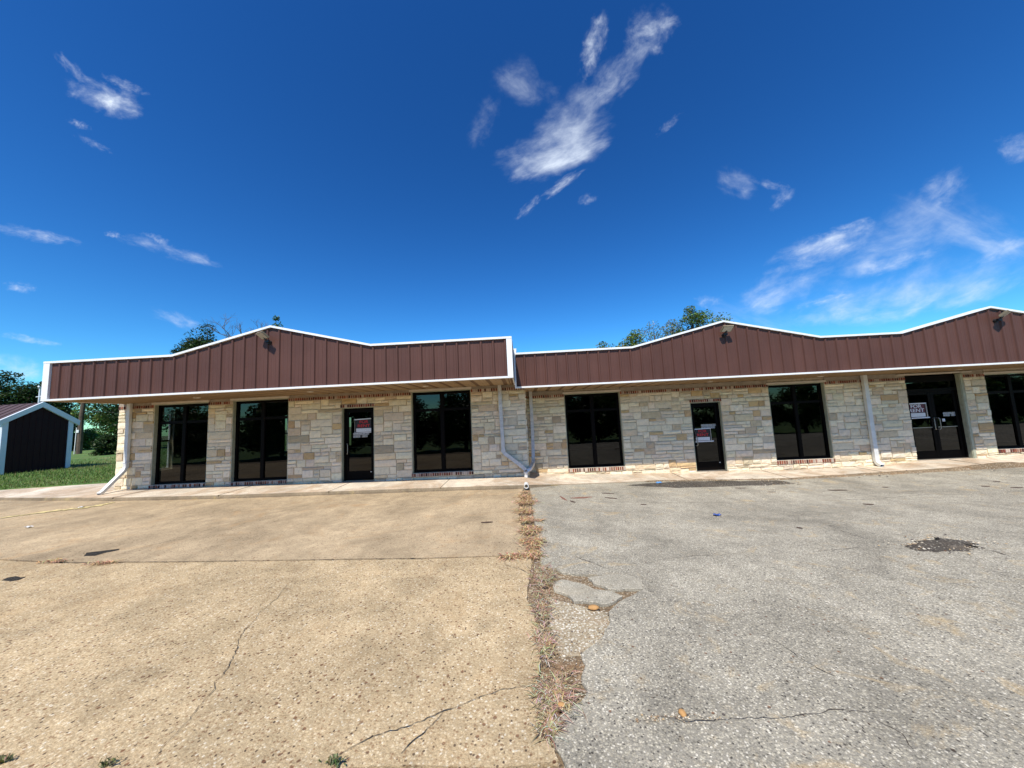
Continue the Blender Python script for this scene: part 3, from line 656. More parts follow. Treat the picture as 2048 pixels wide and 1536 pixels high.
# ------------------------------------------------------------------ wall lamps under the peaks
def wall_lamp(x, z, Df, label, yaw):
    t = thing('flood_light', label, 'flood light', (x, Df - .03, z), 'flood lights under the fascia peaks')
    P(MB().tube([(x, Df - .001, z - .14), (x, Df - .045, z - .14)], [.055, .05], 14), 'wall_plate', M['black'], t)
    P(MB().tube([(x, Df - .04, z - .14), (x, Df - .10, z - .13), (x + yaw * .03, Df - .14, z - .06), (x + yaw * .05, Df - .15, z - .03)], [.026, .028, .024, .022], 10).bar((x - .05, Df - .10, z - .125), (x + .05, Df - .10, z - .125), .05, .06), 'knuckle', M['black'], t)
    mb = MB(); R_ = Matrix.Rotation(yaw * .5, 3, 'Z') @ Matrix.Rotation(math.radians(-38), 3, 'X'); c = Vector((x + yaw * .06, Df - .19, z))
    def bx(x0, x1, y0, y1, z0, z1, mi): mb.hexa([c + R_ @ Vector(p) for p in ((x0, y0, z0), (x1, y0, z0), (x1, y1, z0), (x0, y1, z0), (x0, y0, z1), (x1, y0, z1), (x1, y1, z1), (x0, y1, z1))], mi)
    bx(-.15, .15, -.10, .10, -.012, .03, 0)
    for i in range(7): bx(-.13 + i * .04, -.12 + i * .04, -.08, .08, .0305, .045, 0)
    h = P(mb, 'lamp_head', M['lamphead'], t)
    mb = MB(); bx(-.13, .13, -.085, .085, -.018, -.0125, 0); P(mb, 'lens', M['lens'], t, h)
wall_lamp(-6.30, 3.93, DF1, 'bronze flood light turned left under the peak of the left fascia', -1)
wall_lamp(5.76, 3.77, DF2, 'bronze flood light under the middle fascia peak, above the door with the lower sign', .2)
wall_lamp(13.14, 3.77, DF2, 'bronze flood light turned right under the peak at the right edge', 1)

# ------------------------------------------------------------------ signs
def text_mesh(body, size, mat, loc, sx=1.):
    cu = bpy.data.curves.new('t', 'FONT'); cu.body = body; cu.size = size; cu.align_x = 'CENTER'; cu.align_y = 'CENTER'; cu.extrude = .0006; cu.offset = size * .012
    o = bpy.data.objects.new('t', cu); COL.objects.link(o); bpy.context.view_layer.update()
    me = bpy.data.meshes.new_from_object(o.evaluated_get(bpy.context.evaluated_depsgraph_get())); bpy.data.objects.remove(o)
    me.materials.clear(); me.materials.append(mat)
    me.transform(Matrix.Translation(loc) @ Matrix.Rotation(math.pi / 2, 4, 'X') @ Matrix.Diagonal((sx, 1, 1, 1)))
    return me
def P_me(me, name, root, part):
    o = bpy.data.objects.new(name, me); COL.objects.link(o); me.transform(Matrix.Translation(-root.location)); o.parent = part; return o
def rent_sign(x0, x1, z0, z1, y, label, mode, tapes, tilt=0.):
    t = thing('for_rent_sign', label, 'sign', ((x0 + x1) / 2, y, z0), 'for rent signs on the doors')
    w, h = x1 - x0, z1 - z0; zs = z0 + h * .36
    b = P(MB().box(x0, x1, y, y + .003, z0, z1), 'board', M['signblack'], t)
    P(MB().box(x0 + .012 * w / .4, x1 - .012 * w / .4, y - .001, y - .0002, z0 + h * .05, zs - h * .03), 'white_panel', M['paper'], t)
    if mode == 'white': P(MB().box(x0 + .02 * w, x1 - .02 * w, y - .001, y - .0002, zs + h * .02, z1 - h * .03), 'colour_panel', M['signmaroon'], t)
    lm = M['paper'] if mode == 'white' else M['signred']
    fs_ = .36 if mode == 'white' else .31
    P_me(text_mesh('FOR', h * fs_, lm, ((x0 + x1) / 2, y - .002, zs + h * .47), 1.2), 'lettering', t, b)
    P_me(text_mesh('RENT', h * fs_, lm, ((x0 + x1) / 2, y - .002, zs + h * .16), 1.3), 'lettering', t, b)
    r = random.Random(int(x0 * 91)); mb = MB()
    for row in range(2):
        xx = x0 + w * .08
        while xx < x1 - w * .12:
            e = xx + r.uniform(.015, .05)
            zz = z0 + h * (.24 - row * .10) + r.uniform(-.004, .004)
            mb.bar((xx, y - .0016, zz), (e, y - .0016, zz + r.uniform(-.006, .006)), .0008, .006, (0, 0, 1)); xx = e + r.uniform(.006, .02)
    P(mb, 'handwriting', M['ink'], t, b)
    mb = MB()
    for (a, c, d, e, wd_) in tapes:
        mb.bar((x0 + a * w, y - .0028, z0 + c * h), (x0 + d * w, y - .0028, z0 + e * h), .0012, wd_, (0, 0, 1))
    mb2 = MB()
    P(mb, 'tape', M['paper'], t, b)
    return t
ys1 = D1 + .139
a_ = at(712, 841, ys1); b_ = at(743, 863, ys1)
zlo, zhi = at(727, 865, ys1).z, at(727, 839.5, ys1).z
rent_sign(at(711.5, 850, ys1).x, at(743.4, 850, ys1).x, zlo, zhi, ys1, 'for rent sign with red letters on the door right of two windows, stickers below', 'red',
          [(-.10, 1.03, 1.02, 1.07, .028), (-.045, -.02, -.045, 1.02, .045), (1.01, -.02, 1.01, 1.03, .012), (-.06, -.03, 1.02, .0, .022)])
ys2 = D2 + .139
rent_sign(at(1390, 870, ys2).x, at(1419.5, 870, ys2).x, at(1406, 882, ys2).z, at(1404, 858.5, ys2).z, ys2 - .03 + .012, 'for rent sign with red letters behind a pull handle, under the middle peak', 'red',
          [(-.02, 1.03, 1.10, 1.05, .024), (1.05, -.02, 1.05, 1.03, .038), (-.012, -.02, -.012, 1.03, .012), (-.03, -.04, 1.2, -.03, .034)])
ys3 = D2 + .139
rent_sign(at(1815.5, 825, ys3).x, at(1851.5, 825, ys3).x, at(1834, 835, ys3).z, at(1833, 808.5, ys3).z, ys3, 'for rent sign with white letters, half behind the stone edge of the double door', 'white',
          [(-.02, 1.05, 1.10, 1.05, .035), (1.05, -.02, 1.05, 1.03, .05), (-.03, -.05, 1.18, -.03, .035)])
# little letter stickers in two rows, and a door note
def stickers(root, part, x0, x1, zt, rows, y, pale):
    cw = (x1 - x0) / 11; ch = cw * 1.5
    for i, s_ in enumerate(rows):
        z = zt - i * ch * 1.12; j = 0
        for word in s_.split(' '):
            mb = MB(); mb.box(x0 + j * cw, x0 + (j + len(word)) * cw, y, y + .001, z - ch, z)
            for c_ in word:
                q = text_mesh(c_, ch * .98, M['black'], (x0 + (j + .5) * cw, y - .0005, z - ch / 2), .8); j += 1
                mb.add([v.co[:] for v in q.vertices], [tuple(p.vertices) for p in q.polygons], 1); bpy.data.meshes.remove(q)
            j += 1; P(mb, 'number_strip', [M['letter'], M['black']], root, part)
doors1 = [o for o in B1.children if o.name.startswith('door')]; doors2 = [o for o in B2.children if o.name.startswith('door')]
stickers(B1, doors1[0], at(706.5, 866, ys1).x, at(738, 866, ys1).x, at(722, 865.5, ys1).z, ['12541041882', '70181 8188'], ys1 - .003, 1)
stickers(B2, doors2[0], at(1402, 850, ys2).x, at(1432, 850, ys2).x, at(1417, 848.2, ys2).z, ['12541041882', '7018178188'], ys2 - .003, 1)
stickers(B2, dd, at(1885.5, 825, ys3).x, at(1914, 825, ys3).x, at(1900, 824, ys3).z, ['12541041882', '70181 8188'], ys3 - .003, 1)
nt = at(1884, 837.5, ys3); nw = .085
t = thing('door_note', 'small pale note stuck on the right leaf of the double door', 'note', (nt.x + .04, ys3 - .003, nt.z - .09))
P(MB().box(nt.x, nt.x + nw, ys3 - .003, ys3 - .002, nt.z - .085, nt.z), 'paper', M['paper'], t)
P(MB().box(nt.x + .012, nt.x + nw - .012, ys3 - .0042, ys3 - .0034, nt.z - .05, nt.z - .044).box(nt.x + .012, nt.x + nw - .03, ys3 - .0042, ys3 - .0034, nt.z - .035, nt.z - .029), 'writing', M['ink'], t)
# red object hanging inside behind the right leaf
rp = at(1921, 866, D2 + .55)
t = thing('red_hanging_object', 'dim red object seen low behind the right glass leaf of the double door', 'red object', (rp.x, rp.y, rp.z - .3))
P(MB().tube([rp + Vector((0, 0, .12)), rp + Vector((0, 0, .09)), rp + Vector((.0, 0, .0)), rp + Vector((.02, 0, -.12)), rp + Vector((.05, 0, -.25))], [.03, .09, .10, .07, .02], 14), 'body', M['red'], t, smooth=True)
P(MB().tube([rp + Vector((.03, 0, .12)), rp + Vector((0, 0, .16)), rp + Vector((-.04, 0, .13))], .012, 8), 'grip', M['black'], t)
# ------------------------------------------------------------------ ground
def sheet(name, xs_of_y, ys, nx, zf, mat, skirt=0., kind=True, lift=0.):
    """grid between left(y) and right(y)"""
    mb = MB(); rows = []
    for y in ys:
        a, b = xs_of_y(y); rows.append([(a + (b - a) * i / nx, y, zf(a + (b - a) * i / nx, y) + lift) for i in range(nx + 1)])
    vs = [p for r_ in rows for p in r_]; n = nx + 1
    mb.add(vs, [(j * n + i, j * n + i + 1, (j + 1) * n + i + 1, (j + 1) * n + i) for j in range(len(ys) - 1) for i in range(nx)])
    if skirt:
        ring = [rows[0][i] for i in range(n)] + [rows[j][nx] for j in range(1, len(ys))] + [rows[-1][i] for i in range(nx - 1, -1, -1)] + [rows[j][0] for j in range(len(ys) - 2, 0, -1)]
        k_ = len(ring); mb.add(ring + [(x, y, z - skirt) for x, y, z in ring], [(i, i + k_, (i + 1) % k_ + k_, (i + 1) % k_) for i in range(k_)])
    return mb.build(name, mat)
def frange(a, b, s):
    n = max(1, int(round((b - a) / s))); return [a + (b - a) * i / n for i in range(n + 1)]
# the wide ground under everything
struct(MB().add([(-900, .2, -.62), (900, .2, -.62), (900, 1500, -.62), (-900, 1500, -.62)], [(0, 1, 2, 3)]).build('ground', M['ground']))
# concrete edge and asphalt edge along the seam, read on the ground
CE = [gnd(*p) for p in [(1046, 978), (1040, 1000), (1036, 1020), (1042, 1050), (1053, 1088), (1062, 1108), (1063, 1131), (1055, 1178), (1054, 1201), (1068, 1225), (1074, 1251), (1079, 1282), (1080, 1334), (1079, 1366), (1087, 1412), (1090, 1440), (1081, 1472), (1105, 1500), (1122, 1534)]]
AE = [gnd(*p) for p in [(1060, 978), (1064, 1000), (1068, 1040), (1078, 1090), (1081, 1126), (1086, 1133), (1110, 1137), (1128, 1147), (1175, 1150), (1258, 1150), (1280, 1163), (1286, 1178), (1262, 1192), (1240, 1201), (1217, 1222), (1219, 1246), (1199, 1277), (1164, 1304), (1165, 1347), (1173, 1376), (1158, 1405), (1127, 1420), (1110, 1438), (1109, 1485), (1124, 1512), (1130, 1536)]]
CEt = sorted([(p.y, p.x) for p in CE]); AEt = sorted([(p.y, p.x) for p in AE])
def jit(y, amp, f, s): return amp * (mnoise.noise(Vector((y * f, s, 0))) + .5 * mnoise.noise(Vector((y * f * 3.1, s + 9, 0))))
ce = lambda y: lerp_tab(CEt, y) + jit(y, .015, 6, 1)
ae = lambda y: lerp_tab(AEt, y) + jit(y, .03, 7, 5)
JY = [(p.x, p.y) for p in (gnd(*q) for q in [(0, 1118.5), (75, 1123), (165, 1126), (350, 1124), (500, 1122), (850, 1117), (1060, 1110)])]
jy = lambda x: lerp_tab(sorted(JY), x)
def kerb_y(x): return lerp_tab(KERBY, x)
def zc(x, y): return zlot(x, y) + .006 * mnoise.noise(Vector((x * .7, y * .7, 3))) + .003 * mnoise.noise(Vector((x * 3, y * 3, 7)))
# concrete in two pours either side of the joint
def conc(name, lo, hi, mat, ny):
    mb = MB(); nx = 46; x0 = -24.
    vs = []
    for j in range(ny + 1):
        for i in range(nx + 1):
            t = i / nx; t = 1 - (1 - t) ** 1.6
            x = x0 + (0 - x0) * t; ya, yb = lo(x), hi(x); y = ya + (yb - ya) * j / ny
            xe = ce(y); x = x0 + (xe - x0) * t; ya, yb = lo(x), hi(x); y = ya + (yb - ya) * j / ny
            vs.append((x, y, zc(x, y)))
    n = nx + 1; mb.add(vs, [(j * n + i, j * n + i + 1, (j + 1) * n + i + 1, (j + 1) * n + i) for j in range(ny) for i in range(nx)])
    ring = [vs[i] for i in range(n)] + [vs[j * n + nx] for j in range(1, ny + 1)] + [vs[ny * n + i] for i in range(nx - 1, -1, -1)] + [vs[j * n] for j in range(ny - 1, 0, -1)]
    k_ = len(ring); mb.add(ring + [(x, y, z - .09) for x, y, z in ring], [(i, i + k_, (i + 1) % k_ + k_, (i + 1) % k_) for i in range(k_)])
    return struct(mb.build(name, mat))
yb0 = lambda x: 1.945 + .03 * mnoise.noise(Vector((x * 2, 0, 0))) + (.0 if x > -4 else -.02 * (x + 4))
cn = conc('concrete_lot', yb0, lambda x: jy(x) - .018 - .022 * abs(mnoise.noise(Vector((x * 4, 1, 0)))), M['conc_near'], 40)
cf = conc('concrete_lot', lambda x: jy(x) + .018 + .022 * abs(mnoise.noise(Vector((x * 4, 5, 0)))), lambda x: kerb_y(x) + .01, M['conc_far'], 44)
# soil bed showing in the joint, the seam and along the near edge
bed = sheet('soil_bed', lambda y: (-24.2, 2.2), frange(-.4, 8.98, .12), 60, lambda x, y: zlot(x, y) - .022 + .01 * mnoise.noise(Vector((x * 5, y * 5, 0))), M['soil']); struct(bed)
# asphalt with its broken left edge
def asphalt():
    ys = frange(-.6, 1.5, .15) + frange(1.55, 10.4, .055); nx = 40; vs = []
    for y in ys:
        a = ae(y)
        for i in range(nx + 1):
            t = (i / nx) ** 2.6; x = a + (90 - a) * t
            yy = min(y, kerb_y(x) + .02) if y > 8.5 else y
            z = zlot(x, yy) + .004 + .012 * mnoise.noise(Vector((x * .6, yy * .6, 11))) + .004 * mnoise.noise(Vector((x * 2.5, yy * 2.5, 2)))
            if i == 0: z -= .008
            vs.append((x, yy, z))
    n = nx + 1; mb = MB(); mb.add(vs, [(j * n + i, j * n + i + 1, (j + 1) * n + i + 1, (j + 1) * n + i) for j in range(len(ys) - 1) for i in range(nx)])
    left = [vs[j * n] for j in range(len(ys))]; near = [vs[i] for i in range(n)]
    for e in (left, near): mb.add(e + [(x, y, z - .05) for x, y, z in e], [(i, i + 1, i + 1 + len(e), i + len(e)) for i in range(len(e) - 1)])
    return struct(mb.build('asphalt_lot', M['asph']))
asp = asphalt()
def blob_poly(pts, sub=4, amp=.012, seed=0):
    out = []
    for i, a in enumerate(pts):
        b = pts[(i + 1) % len(pts)]
        for j in range(sub):
            p = a.lerp(b, j / sub); d = (b - a).length
            out.append(p + Vector((mnoise.noise(p * 9 + Vector((seed, 0, 0))), mnoise.noise(p * 9 + Vector((0, seed, 5))), 0)) * amp)
    return out
def plate(name, px, mat, th, lift, rough=.0, sub=4, amp=.012, dome=0.):
    pts = blob_poly([gnd(*p) for p in px], sub, amp, len(px)); c = sum(pts, Vector()) / len(pts)
    rings = [pts, [c + (p - c) * .93 for p in pts], [c + (p - c) * .55 for p in pts]]
    mb = MB(); n = len(pts); vs = [(p.x, p.y, p.z - .02) for p in rings[0]]
    hs_ = [lift, lift + th, lift + th + dome]
    for r_, h in zip(rings, hs_): vs += [(p.x, p.y, zlot(p.x, p.y) + h + rough * mnoise.noise(p * 14)) for p in r_]
    vs.append((c.x, c.y, zlot(c.x, c.y) + lift + th + dome))
    fs = [(r_ * n + i, r_ * n + (i + 1) % n, (r_ + 1) * n + (i + 1) % n, (r_ + 1) * n + i) for r_ in range(3) for i in range(n)] + [(3 * n + i, 3 * n + (i + 1) % n, 4 * n) for i in range(n)]
    return mb.add(vs, fs).build(name, mat)
# gravel bed in the hole, two broken slabs
struct(plate('gravel_bed', [(1092, 1190), (1130, 1200), (1215, 1222), (1222, 1246), (1200, 1280), (1165, 1306), (1120, 1310), (1100, 1260)], M['gravelbed'], .006, -.016, .004))
tag(plate('asphalt_slab', [(1105, 1165), (1126, 1160), (1162, 1168), (1188, 1178), (1230, 1183), (1246, 1194), (1236, 1203), (1204, 1209), (1172, 1204), (1149, 1204), (1136, 1191), (1106, 1180)], M['asph_slab'], .004, .004, .004, 5, .03), 'flat broken asphalt slab nearest the concrete edge, left of its twin', 'asphalt slab', 'broken asphalt slabs at the seam')
tag(plate('asphalt_slab', [(1178, 1155), (1214, 1149), (1266, 1152), (1281, 1165), (1284, 1177), (1246, 1181), (1214, 1178), (1184, 1166)], M['asph_slab'], .004, .004, .004, 5, .03), 'flat broken asphalt slab with rounded right end, behind its twin', 'asphalt slab', 'broken asphalt slabs at the seam')
# patches of tar on the concrete and loose dark crumbs on the asphalt
tag(plate('tar_patch', [(168, 1112), (172, 1106), (200, 1103), (222, 1100), (240, 1098), (236, 1101), (210, 1106), (190, 1112)], M['tar'], .004, .003, .001, 4, .01), 'long black tar patch on the concrete behind the joint', 'tar patch', 'tar patches on the concrete')
tag(plate('tar_patch', [(3, 1161), (14, 1156), (32, 1153), (40, 1156), (50, 1155), (36, 1161), (20, 1163)], M['tar'], .004, .003, .001, 4, .01), 'short black tar patch at the left edge in front of the joint', 'tar patch', 'tar patches on the concrete')
tag(plate('crumbled_asphalt', [(1812, 1096), (1832, 1086), (1862, 1077), (1895, 1079), (1925, 1084), (1952, 1088), (1964, 1094), (1955, 1100), (1915, 1103), (1880, 1103), (1850, 1102)], M['tarcrumb'], .006, .004, .014, 6, .11, .03), 'low heap of crumbled black asphalt on the grey lot', 'asphalt heap')
tag(plate('crumbled_asphalt', [(1250, 971), (1345, 963), (1400, 963), (1460, 962), (1560, 961), (1592, 967), (1540, 972), (1480, 973), (1350, 976)], M['tarcrumb'], .006, .004, .010, 5, .05, .012), 'flat strip of dark crumbled asphalt along the walk before the middle door', 'asphalt heap')
# cracks, the joint line and the worn yellow line
def crack(px, w, name='crack', mat='crack', lift=.0045, amp=.02, parent=None):
    pts = [gnd(*p) for p in px]; fine = []
    for a, b in zip(pts, pts[1:]):
        n = max(2, int((b - a).length / .018))
        for i in range(n): fine.append(a.lerp(b, i / n))
    fine.append(pts[-1]); vs = []
    for i, p in enumerate(fine):
        d = (fine[min(i + 1, len(fine) - 1)] - fine[max(i - 1, 0)]); d.z = 0; d.normalize(); nrm = Vector((-d.y, d.x, 0))
        t = i / (len(fine) - 1); ww = .7 * w * (.25 + 1.2 * abs(mnoise.noise(p * 5)) + .7 * mnoise.noise(p * 30)) * min(1, .25 + 4 * min(t, 1 - t)); ww = max(.0012, ww)
        q = p + nrm * amp * mnoise.noise(p * 7) + nrm * amp * .55 * mnoise.noise(p * 34)
        for s_ in (1, -1): v = q + nrm * ww * s_; vs.append((v.x, v.y, zlot(v.x, v.y) + lift + .006 * mnoise.noise(Vector((v.x * .7, v.y * .7, 3))) + .003))
    mb = MB(); mb.add(vs, [(2 * i, 2 * i + 1, 2 * i + 3, 2 * i + 2) for i in range(len(fine) - 1)])
    o = mb.build(name, M[mat]); o.parent = parent; return o
h2 = lambda L_: [(x / 2, 900 + y / 2) for x, y in L_]
h3 = lambda L_: [(900 + x / 2, 900 + y / 2) for x, y in L_]
for L_, w in (([(610, 1245), (640, 1200), (700, 1140), (760, 1080), (790, 1030), (855, 960), (860, 930), (920, 860), (945, 790), (960, 745), (1010, 690), (1040, 650), (1075, 620), (1110, 590), (1150, 540)], .0042),
              ([(1340, 1225), (1400, 1195), (1480, 1160), (1560, 1130), (1680, 1085), (1760, 1050), (1840, 1020), (1920, 990), (2000, 965), (2120, 945)], .006),
              ([(1600, 1215), (1650, 1170), (1700, 1130), (1740, 1085), (1770, 1050)], .006), ([(0, 620), (60, 595), (250, 545), (400, 505), (520, 465), (560, 455)], .004), ([(2010, 455), (2080, 480), (2130, 503)], .006)):
    crack(h2(L_), w, parent=cn)
for L_, w in (([(770, 465), (850, 440), (1000, 425), (1200, 420), (1400, 415), (1650, 390), (1830, 395)], .008), ([(1290, 760), (1400, 830), (1500, 890), (1540, 910)], .005),
              ([(830, 1075), (960, 1090), (1100, 1075), (1260, 1075), (1400, 1065), (1550, 1040), (1700, 1050)], .0035), ([(1690, 1075), (1800, 1140), (1850, 1200)], .005), ([(2160, 402), (2218, 420), (2292, 444)], .012),
              ([(560, 207), (900, 212), (1300, 207), (1650, 200), (2000, 170)], .010), ([(480, 420), (560, 450), (640, 480)], .006), ([(1500, 300), (1640, 350), (1830, 392)], .006), ([(1300, 520), (1450, 560), (1600, 640)], .0035)):
    crack(h3(L_), w, parent=asp)
crack([(0, 1037), (60, 1029), (100, 1023), (165, 1016.5), (200, 1011), (228, 1005)], .24, 'painted_line', 'paint', .008, .03, parent=cf)
crack([(0, 1118.5), (75, 1123), (165, 1126), (350, 1124), (500, 1122), (850, 1117), (1045, 1111)], .013, 'joint_line', 'crack', .003, .012, parent=cf)
# sidewalk and kerb
def sidewalk():
    xs = frange(-17, 24, .2); mb = MB(); nj = 8; vs = []
    for x in xs:
        yk, zk = kerb_y(x), lerp_tab(KERBZ, x); yw = (D1 + .05) if x < .06 else D2 + .05
        if x < -12.35: yw = 11.9 - .25 * (x + 17) / 4.6 * -1 if False else 12.2 + (x + 12.35) * .28
        zw = lerp_tab(WALLZ, x) if x >= -12.35 else .035 + (-12.35 - x) * .008
        for j in range(nj + 1):
            t = j / nj; vs.append((x, yk + (yw - yk) * t, zk + (zw - zk) * t + .004 * mnoise.noise(Vector((x * 1.2, t * 3, 0)))))
    n = nj + 1; mb.add(vs, [(i * n + j, (i + 1) * n + j, (i + 1) * n + j + 1, i * n + j + 1) for i in range(len(xs) - 1) for j in range(nj)])
    kb = []
    for x in xs:
        yk, zk = kerb_y(x), lerp_tab(KERBZ, x); r_ = .012 * mnoise.noise(Vector((x * 1.7, 0, 0))) + .006 * mnoise.noise(Vector((x * 7, 0, 4)))
        kb += [(x, yk, zk), (x, yk - .012 + r_, zk - .018), (x, yk - .03 + r_, zk - .06), (x, yk - .04 + r_ * 2, zk - .25)]
    mk = MB(); mk.add(kb, [(i * 4 + j + 1, (i + 1) * 4 + j + 1, (i + 1) * 4 + j, i * 4 + j) for i in range(len(xs) - 1) for j in range(3)])
    s_ = struct(mb.build('sidewalk', M['walk'])); kk = mk.build('kerb', M['kerb']); kk.parent = s_
    # saw joints across the walk
    mj = MB()
    for x in (-11.0, -8.0, -5.1, -2.2, 4.6, 7.4, 10.2, 13.1):
        yk, zk = kerb_y(x), lerp_tab(KERBZ, x); yw = D1 if x < .1 else D2; zw = lerp_tab(WALLZ, x)
        mj.hexa([(x - .004, yk - .03, zk - .02), (x + .004, yk - .03, zk - .02), (x + .012, yw - .03, zw - .012), (x + .004, yw - .03, zw - .012), (x - .004, yk - .03, zk + .005), (x + .004, yk - .03, zk + .005), (x + .012, yw - .03, zw + .005), (x + .004, yw - .03, zw + .005)])
    o = mj.build('saw_joint', M['crack']); o.parent = s_
    return s_
sidewalk()
# lawn on the left, rising gently
def zlawn(x, y):
    d = max(0., -12.3 - x)
    return .035 + .028 * min(d, 9) * sstep(10, 14, y) + .05 * mnoise.noise(Vector((x * .12, y * .12, 0))) * sstep(14, 22, y)
def lawn_edge(x): return 12.2 + (x + 12.35) * .28 - .03
mb = MB(); xs = [-70, -60, -50, -42, -36] + frange(-32, -12.4, .5) + [-12.3]; vs = []; ny = 40
for x in xs:
    for j in range(ny + 1):
        t = j / ny; y0 = lawn_edge(max(x, -30)) + .05 * mnoise.noise(Vector((x * 2, 0, 0))); y = y0 + (80 - y0) * t ** 2; vs.append((x, y, zlawn(x, y) + (.03 if j else .0)))
n = ny + 1; mb.add(vs, [(i * n + j, (i + 1) * n + j, (i + 1) * n + j + 1, i * n + j + 1) for i in range(len(xs) - 1) for j in range(ny)])
struct(mb.build('lawn', M['lawn']))
struct(MB().add([(-12.3, 20.2, 0), (60, 20.2, -.2), (60, 80, 0), (-12.3, 80, 0)], [(0, 1, 2, 3)]).build('back_yard', M['lawn']))
# road and verge behind the photographer (seen in the window reflections)
struct(sheet('asphalt_road', lambda y: (-160, 160), frange(-14, -.1, .8), 40, lambda x, y: zlot(x, y) - .03, M['asph']))
struct(MB().add([(-600, -600, -1.97), (600, -600, -1.97), (600, -13.9, -1.97), (-600, -13.9, -1.97)], [(0, 1, 2, 3)]).build('grass_verge', M['lawn']))
# dirt band against the walk in front of the right block
def dirt_band():
    vs = []; xs = frange(3.4, 22, .1); n = 7
    for x in xs:
        w = .10 + .32 * sstep(4.5, 12, x) + .06 * mnoise.noise(Vector((x * 1.3, 0, 2))); y1 = kerb_y(x) + .005
        for j in range(n):
            t = j / (n - 1); y = y1 - w * (1 - t); h = math.sin(math.pi * min(1, t * .9 + .05)) * (.03 + .04 * abs(mnoise.noise(Vector((x * 1.1, 4, 0))))) + .02 * mnoise.noise(Vector((x * 5, y * 6, 0)))
            if x > 11.5: h += .10 * math.exp(-((x - 13.2) / .9) ** 2) * math.sin(math.pi * t)
            vs.append((x, y, zlot(x, y) + max(.006, h) - (.03 if j == 0 else 0)))
    mb = MB(); mb.add(vs, [(i * n + j, (i + 1) * n + j, (i + 1) * n + j + 1, i * n + j + 1) for i in range(len(xs) - 1) for j in range(n - 1)])
    o = mb.build('dirt', M['soil']); struct(o)
dirt_band()
# loose stones
def stones(name, spots, label):
    mb = MB(); r = random.Random(99)
    PC = [(.56, .48, .35), (.42, .35, .25), (.28, .19, .11), (.62, .55, .43), (.10, .08, .07), (.48, .34, .18)]
    for p, s_ in spots:
        c = r.choice(PC); a = [s_ * r.uniform(.6, 1.2), s_ * r.uniform(.5, 1.), s_ * r.uniform(.35, .7)]; t = r.uniform(0, 3.1); vs = []
        for x, y, z in ((1, 0, 0), (-1, 0, 0), (0, 1, 0), (0, -1, 0), (0, 0, 1), (0, 0, -.6), (.7, .7, .4), (-.7, .6, .5), (.6, -.7, .45), (-.6, -.7, .4)):
            x, y, z = x * a[0] * r.uniform(.8, 1.1), y * a[1] * r.uniform(.8, 1.1), z * a[2]
            vs.append((p[0] + x * math.cos(t) - y * math.sin(t), p[1] + x * math.sin(t) + y * math.cos(t), p[2] + z + a[2] * .25))
        mb.add(vs, [(4, 6, 7), (4, 7, 9), (4, 9, 8), (4, 8, 6), (6, 0, 2), (6, 2, 7), (7, 2, 1), (7, 1, 9), (9, 1, 3), (9, 3, 8), (8, 3, 0), (8, 0, 6), (5, 2, 0), (5, 1, 2), (5, 3, 1), (5, 0, 3)], 0, c)
    o = mb.build(name, M['pebble']); stuff(o, label, 'gravel'); return o
sp = []; r = random.Random(4)
hole = [(1092, 1190), (1130, 1200), (1215, 1222), (1222, 1246), (1200, 1280), (1165, 1306), (1120, 1310), (1100, 1260)]
def inpoly(x, y, pl_):
    c = False
    for (x1_, y1_), (x2_, y2_) in zip(pl_, pl_[1:] + pl_[:1]):
        if (y1_ > y) != (y2_ > y) and x < (x2_ - x1_) * (y - y1_) / (y2_ - y1_) + x1_: c = not c
    return c
while len(sp) < 620:
    x, y = r.uniform(1085, 1235), r.uniform(1180, 1315)
    if inpoly(x, y, hole): sp.append((gnd(x, y, -.008), r.choice((.003, .004, .005, .0075))))
for _ in range(900):
    py = r.uniform(1130, 1480); p = gnd(1100, py); x = r.uniform(ce(p.y), ae(p.y)) ; sp.append(((x, p.y, zlot(x, p.y) - .012), r.choice((.0025, .003, .0045, .006))))
for _ in range(160):
    x, y = r.uniform(.3, 4.5), r.uniform(1.9, 6); sp.append(((x, y, zlot(x, y) + .004), r.choice((.002, .003, .003, .0045))))
for _ in range(130):
    p = gnd(r.gauss(1345, 45), r.gauss(1437, 5)); sp.append(((p.x, p.y, p.z + .004), r.choice((.004, .006, .009))))
for _ in range(260):
    p = gnd(r.gauss(1888, 48), r.gauss(1091, 7)); sp.append(((p.x, p.y, p.z + .018), r.choice((.008, .012, .017))))
for _ in range(200):
    p = gnd(r.uniform(1330, 1600), r.gauss(967, 3)); sp.append(((p.x, p.y, p.z + .01), r.choice((.008, .012, .02))))
stones('loose_gravel', sp, 'loose gravel, grit and asphalt crumbs scattered over the lot')
sp = []
for _ in range(420):
    x = 3.6 + 17 * r.random() ** .8; w = .12 + .4 * sstep(4.5, 12, x); y = kerb_y(x) - abs(r.gauss(0, w * .8)); sp.append(((x, y, zlot(x, y) + .02), r.choice((.008, .012, .018, .026))))
stones('loose_rubble', sp, 'loose rubble and stones against the walk before the right block')
q = gnd(1187, 1217); mb = MB(); vs = []
